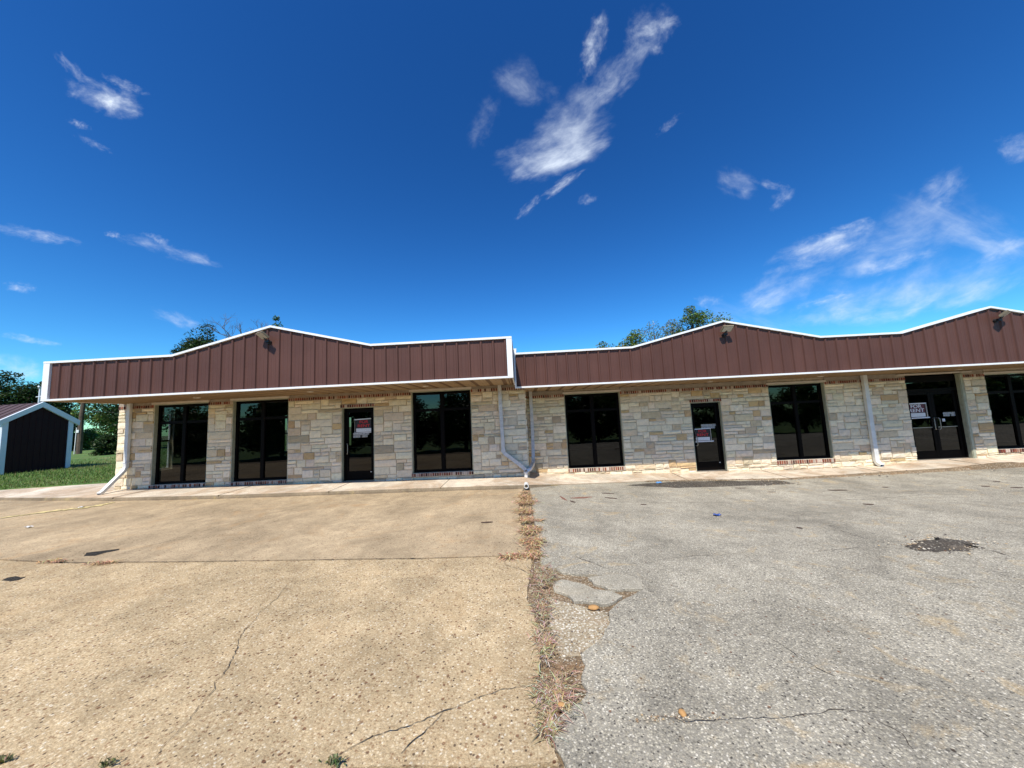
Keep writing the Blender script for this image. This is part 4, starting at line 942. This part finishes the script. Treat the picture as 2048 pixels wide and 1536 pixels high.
# tan stone lying in the gravel
def rock(name, px, sx, sy, sz, mat, label, cat, grp=None):
    p = gnd(*px); bmv = []; n = 12; rr_ = random.Random(int(px[0]))
    for i in range(5):
        ph = math.pi * (i / 4 - .5)
        for j in range(n): bmv.append((p.x + sx * math.cos(ph) * math.cos(2 * math.pi * j / n) * rr_.uniform(.9, 1.1), p.y + sy * math.cos(ph) * math.sin(2 * math.pi * j / n) * rr_.uniform(.9, 1.1), p.z + sz * .6 + sz * math.sin(ph)))
    mb = MB().add(bmv, [(i * n + j, i * n + (j + 1) % n, (i + 1) * n + (j + 1) % n, (i + 1) * n + j) for i in range(4) for j in range(n)])
    return tag(mb.build(name, mat, smooth=True), label, cat, grp)
M['tanrock'] = m_plain('tan stone', (.46, .25, .09), .9, .2, 30)
rock('stone', (1187, 1217), .055, .04, .016, M['tanrock'], 'flat orange stone lying in the gravel below the broken slabs', 'stone')
rock('stone', (1123, 1412), .026, .02, .012, M['tanrock'], 'small yellow stone in the dark seam near the bottom', 'stone')
rock('stone', (1365, 1428), .022, .03, .01, M['tanrock'], 'small orange stone on the asphalt near the bottom', 'stone')
# dead grass clumps along the seam
MAT = [(.38, .27, .15), (.30, .20, .11), (.48, .36, .22), (.17, .11, .065), (.56, .46, .32)]
STRAW = [(.48, .30, .15), (.38, .22, .11), (.56, .38, .20), (.22, .12, .06), (.64, .46, .27)]
def clump(px, rx, ry, n, label, name='dry_grass', cat='dry grass', grp='dead grass clumps along the seam', cols=STRAW, up=.022, ln=.20, seed=0):
    r = random.Random(int(px[0] * 7 + px[1])); c = gnd(*px); mb = MB()
    for _ in range(n):
        x, y = c.x + r.gauss(0, rx * .42), c.y + r.gauss(0, ry * .42); z = zlot(x, y); a = r.uniform(0, 2 * math.pi); l = ln * r.uniform(.4, 1.2); w = r.uniform(.0012, .003) if cols is MAT else r.uniform(.0022, .0052); h = up * r.uniform(.2, 1.3)
        d = Vector((math.cos(a), math.sin(a), 0)); s_ = Vector((-d.y, d.x, 0)) * w; p = Vector((x, y, z + r.uniform(0, up * .8)))
        q1 = p + d * l * .5 + Vector((0, 0, h)); q2 = p + d * l + Vector((0, 0, h * r.uniform(-.2, .9))); q2.z = max(q2.z, z + .004)
        col = tuple(v * r.uniform(.7, 1.25) for v in r.choice(cols))
        mb.add([p - s_, p + s_, q1 + s_, q1 - s_, q2], [(0, 1, 2, 3), (3, 2, 4)], 0, col)
    return tag(mb.build(name, M['grass'] if name == 'grass_tuft' else M['straw']), label, cat, grp)
CLP = [((1051, 985), .12, .12, 90, 'small dead grass tuft right below the round kerb outlet'), ((1050, 993), .34, .34, 420, 'wide dead grass clump, second below the kerb outlet'), ((1053, 1005), .40, .32, 460, 'widest dead grass clump, third below the kerb outlet'),
       ((1048, 1023), .32, .30, 380, 'dead grass clump leaning left, fourth below the kerb outlet'), ((1052, 1041), .24, .22, 300, 'round dead grass clump, fifth below the kerb outlet'), ((1080, 1043), .07, .08, 50, 'tiny dead grass tuft just right of the seam'),
       ((1061, 1062), .32, .24, 420, 'thick reddish dead grass clump, sixth below the kerb outlet'), ((1066, 1086), .30, .30, 420, 'dead grass clump, last one above the slab joint'), ((1062, 1110), .26, .18, 320, 'dead grass clump where the slab joint meets the seam'),
       ((1020, 1115), .22, .06, 160, 'flat dead grass strip lying in the slab joint left of the seam')]
for px, rx, ry, n, lb in CLP: clump(px, rx * .62, ry * .9, int(n * .9), lb, ln=.15)
for px, rx, ry, n, lb in [((1084, 1152), .16, .34, 900, 'brown dead grass mat beside the broken slabs'), ((1084, 1212), .09, .26, 620, 'brown dead grass mat left of the pale gravel'), ((1090, 1285), .08, .24, 560, 'dead grass mat below the pale gravel against the concrete'),
                      ((1106, 1385), .13, .20, 900, 'reddish dead grass mat in the dark lower seam'), ((1098, 1452), .05, .09, 260, 'pale dry tuft at the low end of the seam')]:
    clump(px, rx, ry, n * 4 // 5, lb, ln=.10, up=.010, cols=MAT)
for px, lb in (((205, 1128), 'dead grass strip in the slab joint, second from the left'), ((108, 1124), 'dead grass strip in the slab joint at far left')): clump(px, .22, .05, 140, lb, ln=.1, grp='dead grass strips in the slab joint')
GRN = [(.11, .135, .05), (.17, .19, .08), (.08, .10, .035), (.32, .27, .14)]
for px, n, lb in (((4, 1526), 130, 'green grass tuft at the bottom left corner'), ((214, 1533), 110, 'green grass tuft at the bottom edge left of the crack'), ((668, 1529), 120, 'green grass tuft at the bottom below the forked crack')):
    clump(px, .05, .016, n // 3, lb, 'grass_tuft', 'grass tuft', 'grass tufts at the bottom edge', GRN, .022, .035)
# bark chips and dark slivers
M['chip'] = m_plain('dark bark', (.075, .045, .030), .95, .4, 40); M['chipr'] = m_plain('reddish bark', (.22, .10, .065), .95, .35, 40)
def sliver(a, b, w, mat, label, name='bark_chip', cat='bark chip', grp='bark chips on the asphalt'):
    p, q_ = gnd(*a), gnd(*b); n = 7; vs = []; d = (q_ - p); d.z = 0; nr = Vector((-d.y, d.x, 0)).normalized()
    for i in range(n + 1):
        t = i / n; c = p.lerp(q_, t) + nr * .25 * w * mnoise.noise(p + Vector((t * 4, 0, 0))); ww = .62 * w * (math.sin(math.pi * (t * .92 + .04)) ** 1.1) * (1 + .4 * mnoise.noise(Vector((t * 5, p.x, p.y))))
        z = zlot(c.x, c.y) + .007
        for o_, h in ((1, 0), (.5, .010), (-.5, .009), (-1, 0)): vs.append((c.x + nr.x * ww * o_, c.y + nr.y * ww * o_, z + h))
    mb = MB().add(vs, [(i * 4 + j, (i + 1) * 4 + j, (i + 1) * 4 + (j + 1) % 4, i * 4 + (j + 1) % 4) for i in range(n) for j in range(4)] + [(0, 1, 2, 3), (n * 4 + 3, n * 4 + 2, n * 4 + 1, n * 4)])
    return tag(mb.build(name, mat), label, cat, grp)
for a, b, w, mt, lb in [((1141, 997), (1184, 995), .10, 'chipr', 'large reddish bark chip before the first window of the right block'), ((1120, 993), (1134, 1002), .05, 'chipr', 'curved reddish bark chip left of the large one'), ((1140, 1002), (1151, 1006), .05, 'chip', 'small dark bark chip just below the large reddish one'),
        ((1203, 987), (1228, 988), .05, 'chip', 'thin dark bark chip behind the others before the first right window'), ((1210, 996), (1234, 998), .06, 'chip', 'dark bark chip right of the large reddish one'), ((1281, 1010), (1293, 1010), .04, 'chip', 'small dark chip alone before the middle door'),
        ((1655, 981), (1695, 981), .05, 'chip', 'long dark chip before the right window of the middle pair'), ((1765, 975), (1777, 975.5), .05, 'chip', 'short dark chip below the right downspout'), ((1726, 1009), (1748, 1010), .06, 'chip', 'dark chip nearest the crumbled heap'),
        ((1962, 973), (1980, 974), .07, 'chip', 'thick dark chip before the double door'), ((2020, 976), (2047, 976), .07, 'chip', 'long dark chip at the right edge'), ((1986, 963), (2001, 964), .06, 'chip', 'short dark chip behind the others at right'),
        ((1535, 985), (1552, 985), .05, 'chip', 'short dark chip before the middle door, farthest right of three'), ((1470, 977), (1492, 977), .05, 'chip', 'thin dark chip close to the walk before the middle door'), ((1593, 1056), (1606, 1058), .03, 'chip', 'tiny brown chip in the open asphalt'),
        ((962, 1046), (986, 1045), .05, 'chip', 'brown flat stain-like chip on the concrete left of the seam')]:
    sliver(a, b, w, M[mt], lb)
def litter(px, s_, mat, label, name):
    p = gnd(*px); r = random.Random(int(px[1])); vs = []; n = 6
    for i in range(n):
        for j in range(n): vs.append((p.x + s_ * (i / (n - 1) - .5) + r.uniform(-.01, .01), p.y + s_ * .7 * (j / (n - 1) - .5) + r.uniform(-.01, .01), p.z + .012 + r.uniform(0, s_ * .28)))
    return tag(MB().add(vs, [(i * n + j, (i + 1) * n + j, (i + 1) * n + j + 1, i * n + j + 1) for i in range(n - 1) for j in range(n - 1)]).build(name, mat), label, 'litter')
litter((1434, 1032), .12, M['blue'], 'crumpled dark blue wrapper lying on the open asphalt', 'wrapper')
litter((1318, 967), .15, M['paleblue'], 'crumpled light blue wrapper against the walk by the middle door', 'wrapper')
litter((163, 1016), .10, M['paper'], 'scrap of white paper on the worn yellow line', 'paper_scrap')
litter((57, 1056), .10, M['paper'], 'scrap of white paper on the concrete at far left', 'paper_scrap')
# ------------------------------------------------------------------ shed, mast, pole and wire
SX, SY = -21.0, 14.5
sh = thing('garden_shed', 'small dark brown metal shed with white trim and a gable, on the lawn at left', 'shed', (SX, SY, .25))
ang = math.radians(-5); ex = Vector((math.cos(ang), math.sin(ang), 0)); ey = Vector((-ex.y, ex.x, 0)); gb = Vector((SX, SY, 0))
def sp_(u, v, z): return gb + ex * u + ey * v + Vector((0, 0, z))      # u out of the gable, v along it
HW, ZE, ZR, LEN = 1.03, 2.50, 3.20, 3.2
mb = MB()
xs = frange(-HW, HW, HW / 5.5)
for a, b in zip(xs, xs[1:]):
    za, zb_ = ZR - (ZR - ZE) * abs(a) / HW, ZR - (ZR - ZE) * abs(b) / HW
    mb.add([sp_(0, a, .1), sp_(0, b, .1), sp_(0, b, zb_), sp_(0, a, za)], [(0, 1, 2, 3)])
    if a > -HW + .1: mb.hexa([sp_(-.001, a - .025, .1), sp_(.022, a - .012, .1), sp_(.022, a + .012, .1), sp_(-.001, a + .025, .1), sp_(-.001, a - .025, za - .02), sp_(.022, a - .012, za - .02), sp_(.022, a + .012, za - .02), sp_(-.001, a + .025, za - .02)])
for v in (-HW, HW): mb.add([sp_(0, v, .1), sp_(-LEN, v, .1), sp_(-LEN, v, ZE), sp_(0, v, ZE)], [(0, 1, 2, 3)])
mb.add([sp_(-LEN, -HW, .1), sp_(-LEN, HW, .1), sp_(-LEN, HW, ZE), sp_(-LEN, 0, ZR), sp_(-LEN, -HW, ZE)], [(0, 1, 2, 3, 4)])
P(mb, 'wall', M['shedbrown'], sh)
mb = MB()
for s_ in (-1, 1):
    e = HW + .16; ze = ZR - (ZR - ZE) * e / HW
    mb.hexa([sp_(.1, 0, ZR + .02), sp_(.1, s_ * e, ze + .02), sp_(-LEN - .1, s_ * e, ze + .02), sp_(-LEN - .1, 0, ZR + .02), sp_(.1, 0, ZR + .05), sp_(.1, s_ * e, ze + .05), sp_(-LEN - .1, s_ * e, ze + .05), sp_(-LEN - .1, 0, ZR + .05)])
    for i in range(9):
        u = .05 - i * (LEN + .1) / 8; mb.hexa([sp_(u - .02, 0, ZR + .051), sp_(u - .02, s_ * e, ze + .051), sp_(u + .02, s_ * e, ze + .051), sp_(u + .02, 0, ZR + .051), sp_(u - .02, 0, ZR + .075), sp_(u - .02, s_ * e, ze + .075), sp_(u + .02, s_ * e, ze + .075), sp_(u + .02, 0, ZR + .075)])
rf = P(mb, 'roof', M['shedroof'], sh)
for s_ in (-1, 1):
    e = HW + .19; ze = ZR - (ZR - ZE) * e / HW
    P(MB().hexa([sp_(.101, 0, ZR - .14), sp_(.101, s_ * e, ze - .14), sp_(.02, s_ * e, ze - .14), sp_(.02, 0, ZR - .14), sp_(.125, 0, ZR + .085), sp_(.125, s_ * e, ze + .085), sp_(.02, s_ * e, ze + .085), sp_(.02, 0, ZR + .085)]), 'barge_board', M['shedwhite'], sh, rf)
    P(MB().hexa([sp_(-.02, s_ * (HW - .14), .1), sp_(.035, s_ * (HW - .14), .1), sp_(.035, s_ * (HW + .02), .1), sp_(-.02, s_ * (HW + .02), .1), sp_(-.02, s_ * (HW - .14), ZE - .02), sp_(.035, s_ * (HW - .14), ZE - .02), sp_(.035, s_ * (HW + .02), ZE - .02), sp_(-.02, s_ * (HW + .02), ZE - .02)]), 'corner_trim', M['shedwhite'], sh)
    P(MB().hexa([sp_(.0, s_ * (HW + .0), .1), sp_(-.16, s_ * (HW + .0), .1), sp_(-.16, s_ * (HW + .024), .1), sp_(.0, s_ * (HW + .024), .1), sp_(.0, s_ * (HW), ZE - .1), sp_(-.16, s_ * HW, ZE - .1), sp_(-.16, s_ * (HW + .024), ZE - .1), sp_(.0, s_ * (HW + .024), ZE - .1)]), 'corner_trim', M['shedwhite'], sh)
p0 = at(77.5, 806, 17.5); p1 = at(80.5, 776, 17.5)
mt_ = thing('antenna_mast', 'thin white mast with a cross arm and round head standing behind the shed ridge', 'mast', (p0.x, p0.y, .2))
P(MB().tube([(p0.x, p0.y, .2), (p0.x, p0.y, p1.z)], .035, 8), 'pole', M['shedwhite'], mt_)
P(MB().bar((p0.x - .17, p0.y, p0.z + .33), (p0.x + .16, p0.y, p0.z + .36), .04, .035), 'cross_arm', M['shedwhite'], mt_)
P(MB().tube([(p0.x, p0.y - .03, p1.z - .02), (p0.x, p0.y - .02, p1.z + .03), (p0.x + .02, p0.y, p1.z + .05)], [.03, .09, .10], 12), 'round_head', M['shedwhite'], mt_)
pb = at(157.5, 908, 29.5); pt = at(172, 775, 29.7)
up_ = thing('utility_pole', 'brown wooden utility pole on the grass between shed and building', 'utility pole', (pb.x, pb.y, .2))
P(MB().tube([(pb.x, pb.y, -.1), (pb.x + .02, pb.y, 2), (pt.x * .5 + pb.x * .5, pb.y, pt.z * .5), (pb.x + .15, pb.y, pt.z + .6)], [.19, .18, .16, .13], 10), 'shaft', M['polewood'], up_)
P(MB().bar((pb.x - .22, pb.y - .15, .1), (pb.x - .17, pb.y - .15, 2.6), .05, .05), 'guy_guard', M['pvc'], up_)
P(MB().box(pb.x - .12, pb.x + .10, pb.y - .21, pb.y - .175, 2.15, 2.4), 'tag_plate', M['pvc'], up_)
P(MB().bar((pb.x - .9, pb.y, pt.z + .1), (pb.x + 1.1, pb.y, pt.z + .1), .10, .12), 'cross_arm', M['polewood'], up_)
w0 = Vector((pb.x + .8, pb.y, pt.z + .18)); 
for k_, (dz, lb) in enumerate(((.0, 'upper black wire running right from the utility pole'), (-1.9, 'lower grey wire running right from the utility pole'))):
    pts = [Vector((pb.x + .1 + 26 * t, pb.y + 6 * t, pt.z + dz - .2 - .9 * math.sin(math.pi * t))) for t in [i / 14 for i in range(15)]]
    tag(MB().tube(pts, .018, 6).build('overhead_wire', M['black']), lb, 'wire', 'overhead wires')

# ------------------------------------------------------------------ trees
def leafy(mb, c, rr, n, r, cols, size, flat=.75):
    for _ in range(n):
        while True:
            d = Vector((r.uniform(-1, 1), r.uniform(-1, 1), r.uniform(-1, 1)))
            if .02 < d.length < 1: break
        d = d.normalized() * d.length ** .55
        p = c + Vector((d.x * rr, d.y * rr, d.z * rr * flat))
        s_ = size * r.uniform(.6, 1.35); a = Vector((r.gauss(0, 1), r.gauss(0, 1), r.gauss(0, .6))).normalized(); b = a.cross(Vector((r.gauss(0, .5), r.gauss(0, .5), 1))).normalized() * .55
        tip = p + a * s_; col = tuple(v * r.uniform(.62, 1.35) for v in r.choice(cols))
        m_ = p + a * s_ * .5
        mb.add([p, m_ + b * s_ * .6, tip, m_ - b * s_ * .6], [(0, 1, 2, 3)], 0, col)
def tree(name, label, x, y, zb, top, rx, seed, n=34, per=95, size=.17, cols=((.055, .10, .020), (.075, .13, .028), (.04, .075, .018)), crown=.7, cat='tree', grp=None, blob=.34, ryf=1., taper=.3):
    r = random.Random(seed); H = top - zb; t = thing(name, label, cat, (x, y, zb), grp)
    base = Vector((x, y, zb)); zc_ = zb + H * (1 - crown / 2); rz = H * crown / 2
    mb = MB(); lean = Vector((r.uniform(-.05, .05) * H, r.uniform(-.05, .05) * H, 0)); tr_ = max(.05, H * .022)
    pts = [base + lean * (i / 6) ** 1.3 + Vector((r.gauss(0, .012 * H), r.gauss(0, .012 * H), H * .86 * i / 6)) * (1 if i else 0) for i in range(7)]
    pts[0] = base - Vector((0, 0, .3)); mb.tube(pts, [tr_ * (1.25 - 1.08 * i / 6) for i in range(7)], 8)
    cr = MB(); blobs = []
    for i in range(n):
        while True:
            d = Vector((r.uniform(-1, 1), r.uniform(-1, 1), r.uniform(-1, 1)))
            if d.length < 1: break
        d = d.normalized() * max(.25, d.length) ** .6
        w = 1 - taper * max(0, d.z)
        blobs.append((Vector((x + lean.x * .6 + d.x * rx * w * .82, y + lean.y * .6 + d.y * rx * ryf * w * .82, zc_ + d.z * rz * .86)), rx * blob * r.uniform(.6, 1.15)))
    blobs.append((Vector((x + lean.x, y + lean.y, top - rx * blob * .4)), rx * blob * .7))
    for c, b in blobs:
        leafy(cr, c, b, int(per * r.uniform(.6, 1.3)), r, cols, size)
        k_ = min(6, max(2, int((c.z - zb) / H * 6))); s0 = pts[k_]; s0 = s0 if s0.z < c.z else pts[max(1, k_ - 2)]
        mid = s0.lerp(c, .5) + Vector((0, 0, -.06 * H * r.random())); mb.tube([s0, mid, c], [tr_ * .34, tr_ * .2, tr_ * .05], 5, cap=False)
    P(mb, 'trunk', M['bark'], t); P(cr, 'crown', M['leaf'], t); return t
DARK = ((.030, .060, .014), (.042, .078, .018), (.022, .045, .012)); MID = ((.105, .17, .036), (.145, .215, .05), (.08, .13, .028)); LIME = ((.18, .25, .055), (.135, .205, .042), (.23, .285, .08)); PALE = ((.19, .22, .11), (.24, .26, .16), (.14, .17, .08))
def px_tree(name, label, px, py, Y, rx, seed, zb=.1, **kw):
    p = at(px, py, Y); return tree(name, label, p.x, p.y, zb, p.z, rx, seed, **kw)
G1 = 'trees showing above the roofs'; G2 = 'trees beyond the lawn'
px_tree('tree', 'dark leafy tree with a tall right lobe, above the left slope of the left peak', 420, 652, 27, 2.08, 101, cols=DARK, grp=G1, n=37, per=192, size=.15, crown=.55, blob=.36)
px_tree('tree', 'low dark tree lobe left of the taller one above the left roof', 386, 681, 27.6, 1.62, 102, cols=DARK, grp=G1, n=32, per=192, size=.15, crown=.5)
px_tree('tree', 'small bushy treetop right behind the left peak', 541, 635, 28, 1.05, 103, cols=MID, grp=G1, n=30, per=150, size=.15, crown=.45, taper=.1)
px_tree('tree', 'low treetop farthest left above the right roof', 1197, 684, 27, 1.75, 104, cols=MID, grp=G1, n=30, per=175, size=.15, crown=.5)
px_tree('tree', 'round green treetop, second from left above the right roof', 1261, 661, 27, 1.75, 105, cols=LIME, grp=G1, n=42, per=192, size=.15, crown=.55, taper=.6)
px_tree('tree', 'pale sparse treetop with bare twigs above the right roof', 1305, 641, 28, 2.62, 106, cols=PALE, grp=G1, n=36, per=84, size=.13, crown=.55, blob=.3)
px_tree('tree', 'second pale sparse treetop, just left of the tallest', 1348, 640, 28.4, 1.43, 109, cols=PALE, grp=G1, n=28, per=84, size=.13, crown=.5, blob=.3)
px_tree('tree', 'tallest green treetop left of the middle peak', 1386, 612, 27, 1.85, 107, cols=MID, grp=G1, n=45, per=148, size=.15, crown=.6, blob=.32)
px_tree('tree', 'green treetop directly behind the middle peak', 1424, 620, 28, 2.27, 108, cols=LIME, grp=G1, n=45, per=166, size=.15, crown=.55)
px_tree('tree', 'treetop just showing at the right edge above the roof', 2056, 616, 27, 1.34, 110, cols=DARK, grp=G1, n=25, per=157, size=.15, crown=.5)
px_tree('tree', 'large dark tree at the left edge behind the shed', 18, 744, 34, 3.3, 111, cols=DARK, grp=G2, n=70, per=204, size=.22, crown=.8)
px_tree('tree', 'dark tree directly behind the shed ridge', 92, 764, 36, 2.8, 112, cols=DARK, grp=G2, n=61, per=204, size=.22, crown=.82)
px_tree('tree', 'dark tree between shed roof and utility pole', 120, 800, 40, 2.2, 113, cols=DARK, grp=G2, n=50, per=204, size=.22, crown=.85)
px_tree('tree', 'big leafy tree right of the utility pole, beside the building corner', 246, 735, 37, 2.9, 114, cols=MID, grp=G2, n=84, per=221, size=.2, crown=.85)
px_tree('tree', 'dense green tree just behind the building corner, right of the big one', 300, 735, 33, 3.2, 119, cols=DARK, grp=G2, n=70, per=204, size=.22, crown=.9)
px_tree('shrub', 'dark round bush on the lawn against the building corner', 216, 872, 25, 1.05, 115, cols=DARK, n=36, per=221, size=.13, crown=.98, cat='shrub', grp='bushes beyond the lawn', zb=.2)
px_tree('shrub', 'light green brush left of the utility pole foot', 146, 868, 42, 2.0, 116, cols=LIME, n=36, per=204, size=.2, crown=.98, cat='shrub', grp='bushes beyond the lawn', zb=.2)
px_tree('shrub', 'light green brush right of the utility pole foot', 182, 858, 40, 2.2, 117, cols=LIME, n=39, per=204, size=.2, crown=.98, cat='shrub', grp='bushes beyond the lawn', zb=.2)
px_tree('shrub', 'mid green brush half hidden behind the shed', 122, 862, 38, 1.8, 118, cols=MID, n=33, per=204, size=.2, crown=.98, cat='shrub', grp='bushes beyond the lawn', zb=.2)
stuff(MB().add([], []).build('x', M['leaf'])) if False else None
# bare tree
def bare_tree():
    tp = at(505, 634, 27); t = thing('dead_tree', 'leafless dead tree reaching over the left roof beside the peak', 'tree', (tp.x, tp.y, 0), G1); r = random.Random(31)
    mb = MB(); tw = MB(); zt = tp.z
    def grow(p, d, l, rad, dep):
        pts = [p]; n = 4
        for i in range(n):
            d = (d + Vector((r.gauss(0, .13), r.gauss(0, .13), r.gauss(.03, .10)))).normalized(); pts.append(pts[-1] + d * l / n)
        (mb if dep < 3 else tw).tube(pts, [1.5 * rad * (1 - .5 * i / n) for i in range(n + 1)], 6 if dep < 3 else 4, cap=False)
        if dep >= 6: return
        for i in range(2 if dep < 2 else 3):
            q_ = pts[-1] if i == 0 else pts[r.randint(2, n)]
            dd_ = (d + Vector((r.gauss(0, .55), r.gauss(0, .4), r.gauss(.05, .35)))).normalized(); grow(q_, dd_, l * r.uniform(.55, .82), rad * .55, dep + 1)
    b = Vector((tp.x + .2, tp.y, 0))
    mb.tube([b - Vector((0, 0, .2)), b + Vector((0, 0, zt * .35)), b + Vector((.1, 0, zt * .62))], [.2, .16, .12], 8)
    s0 = b + Vector((.1, 0, zt * .62))
    grow(s0, Vector((.12, 0, 1)), 1.9, .085, 1); grow(s0, Vector((-.85, .1, .55)), 1.9, .075, 1); grow(s0 + Vector((0, 0, -.2)), Vector((.4, -.1, .8)), 1.5, .06, 2); grow(s0, Vector((-.35, 0, .9)), 1.6, .06, 2)
    P(mb, 'trunk', M['deadwood'], t); P(tw, 'crown', M['deadwood'], t)
bare_tree()
# trees across the road, seen as reflections
protos = [tree('tree', 'tree of the line across the road, reflected in the windows', -14 + 7 * i, -21.5, -2., (5.2, 6.2, 4.6)[i], 3.4, 200 + i, n=60, per=120, size=.38, cols=(DARK, MID, DARK)[i], crown=.96, grp='trees across the road') for i in range(3)]
def copy_tree(o):
    c = o.copy(); COL.objects.link(c)
    for ch in o.children:
        k_ = ch.copy(); COL.objects.link(k_); k_.parent = c
    return c
r = random.Random(77)
for i, x in enumerate([-62, -56, -51, -46, -41, -37, -33, -29.5, -26, -22, -18.5, -10.5, -4, 3.5, 7, 10, 13.5, 17, 20.5, 24, 28, 32, 36, 40, 45, 50, 55, 60, 65, 71, 77, 83, 90, 97]):
    c = copy_tree(protos[i % 3]); c.location = (x + r.uniform(-1, 1), -21.5 + r.uniform(-3., 1.8), -2.); c.rotation_euler = (0, 0, r.uniform(0, 6)); s_ = r.uniform(.8, 1.15); c.scale = (s_ * 1.1, s_ * 1.1, s_)
# lawn blades
mb = MB(); r = random.Random(5); GC = [(.12, .20, .032), (.16, .25, .045), (.09, .16, .025), (.24, .22, .085), (.15, .22, .05)]
for _ in range(34000):
    x = r.uniform(-27.5, -12.0); y = lawn_edge(x) + abs(r.gauss(0, 5.5)) + .02
    if y > 34 or (x > -12.45): continue
    z = zlawn(x, y) + .02; a = r.uniform(0, 6.28); h = r.uniform(.04, .11) * (1.6 if r.random() < .06 else 1) * (1 + .5 * sstep(20, 30, y)); w = r.uniform(.008, .016)
    dx, dy = math.cos(a), math.sin(a); lx, ly = r.gauss(0, .035), r.gauss(0, .035)
    nz_ = mnoise.noise(Vector((x * .35, y * .35, 0))); col = GC[3] if nz_ > .33 and r.random() < .6 else r.choice(GC); col = tuple(v * r.uniform(.8, 1.2) for v in col)
    mb.add([(x - dx * w, y - dy * w, z), (x + dx * w, y + dy * w, z), (x + lx, y + ly, z + h)], [(0, 1, 2)], 0, col)
stuff(mb.build('grass', M['grass']), 'short mown green grass on the lawn at left', 'grass')
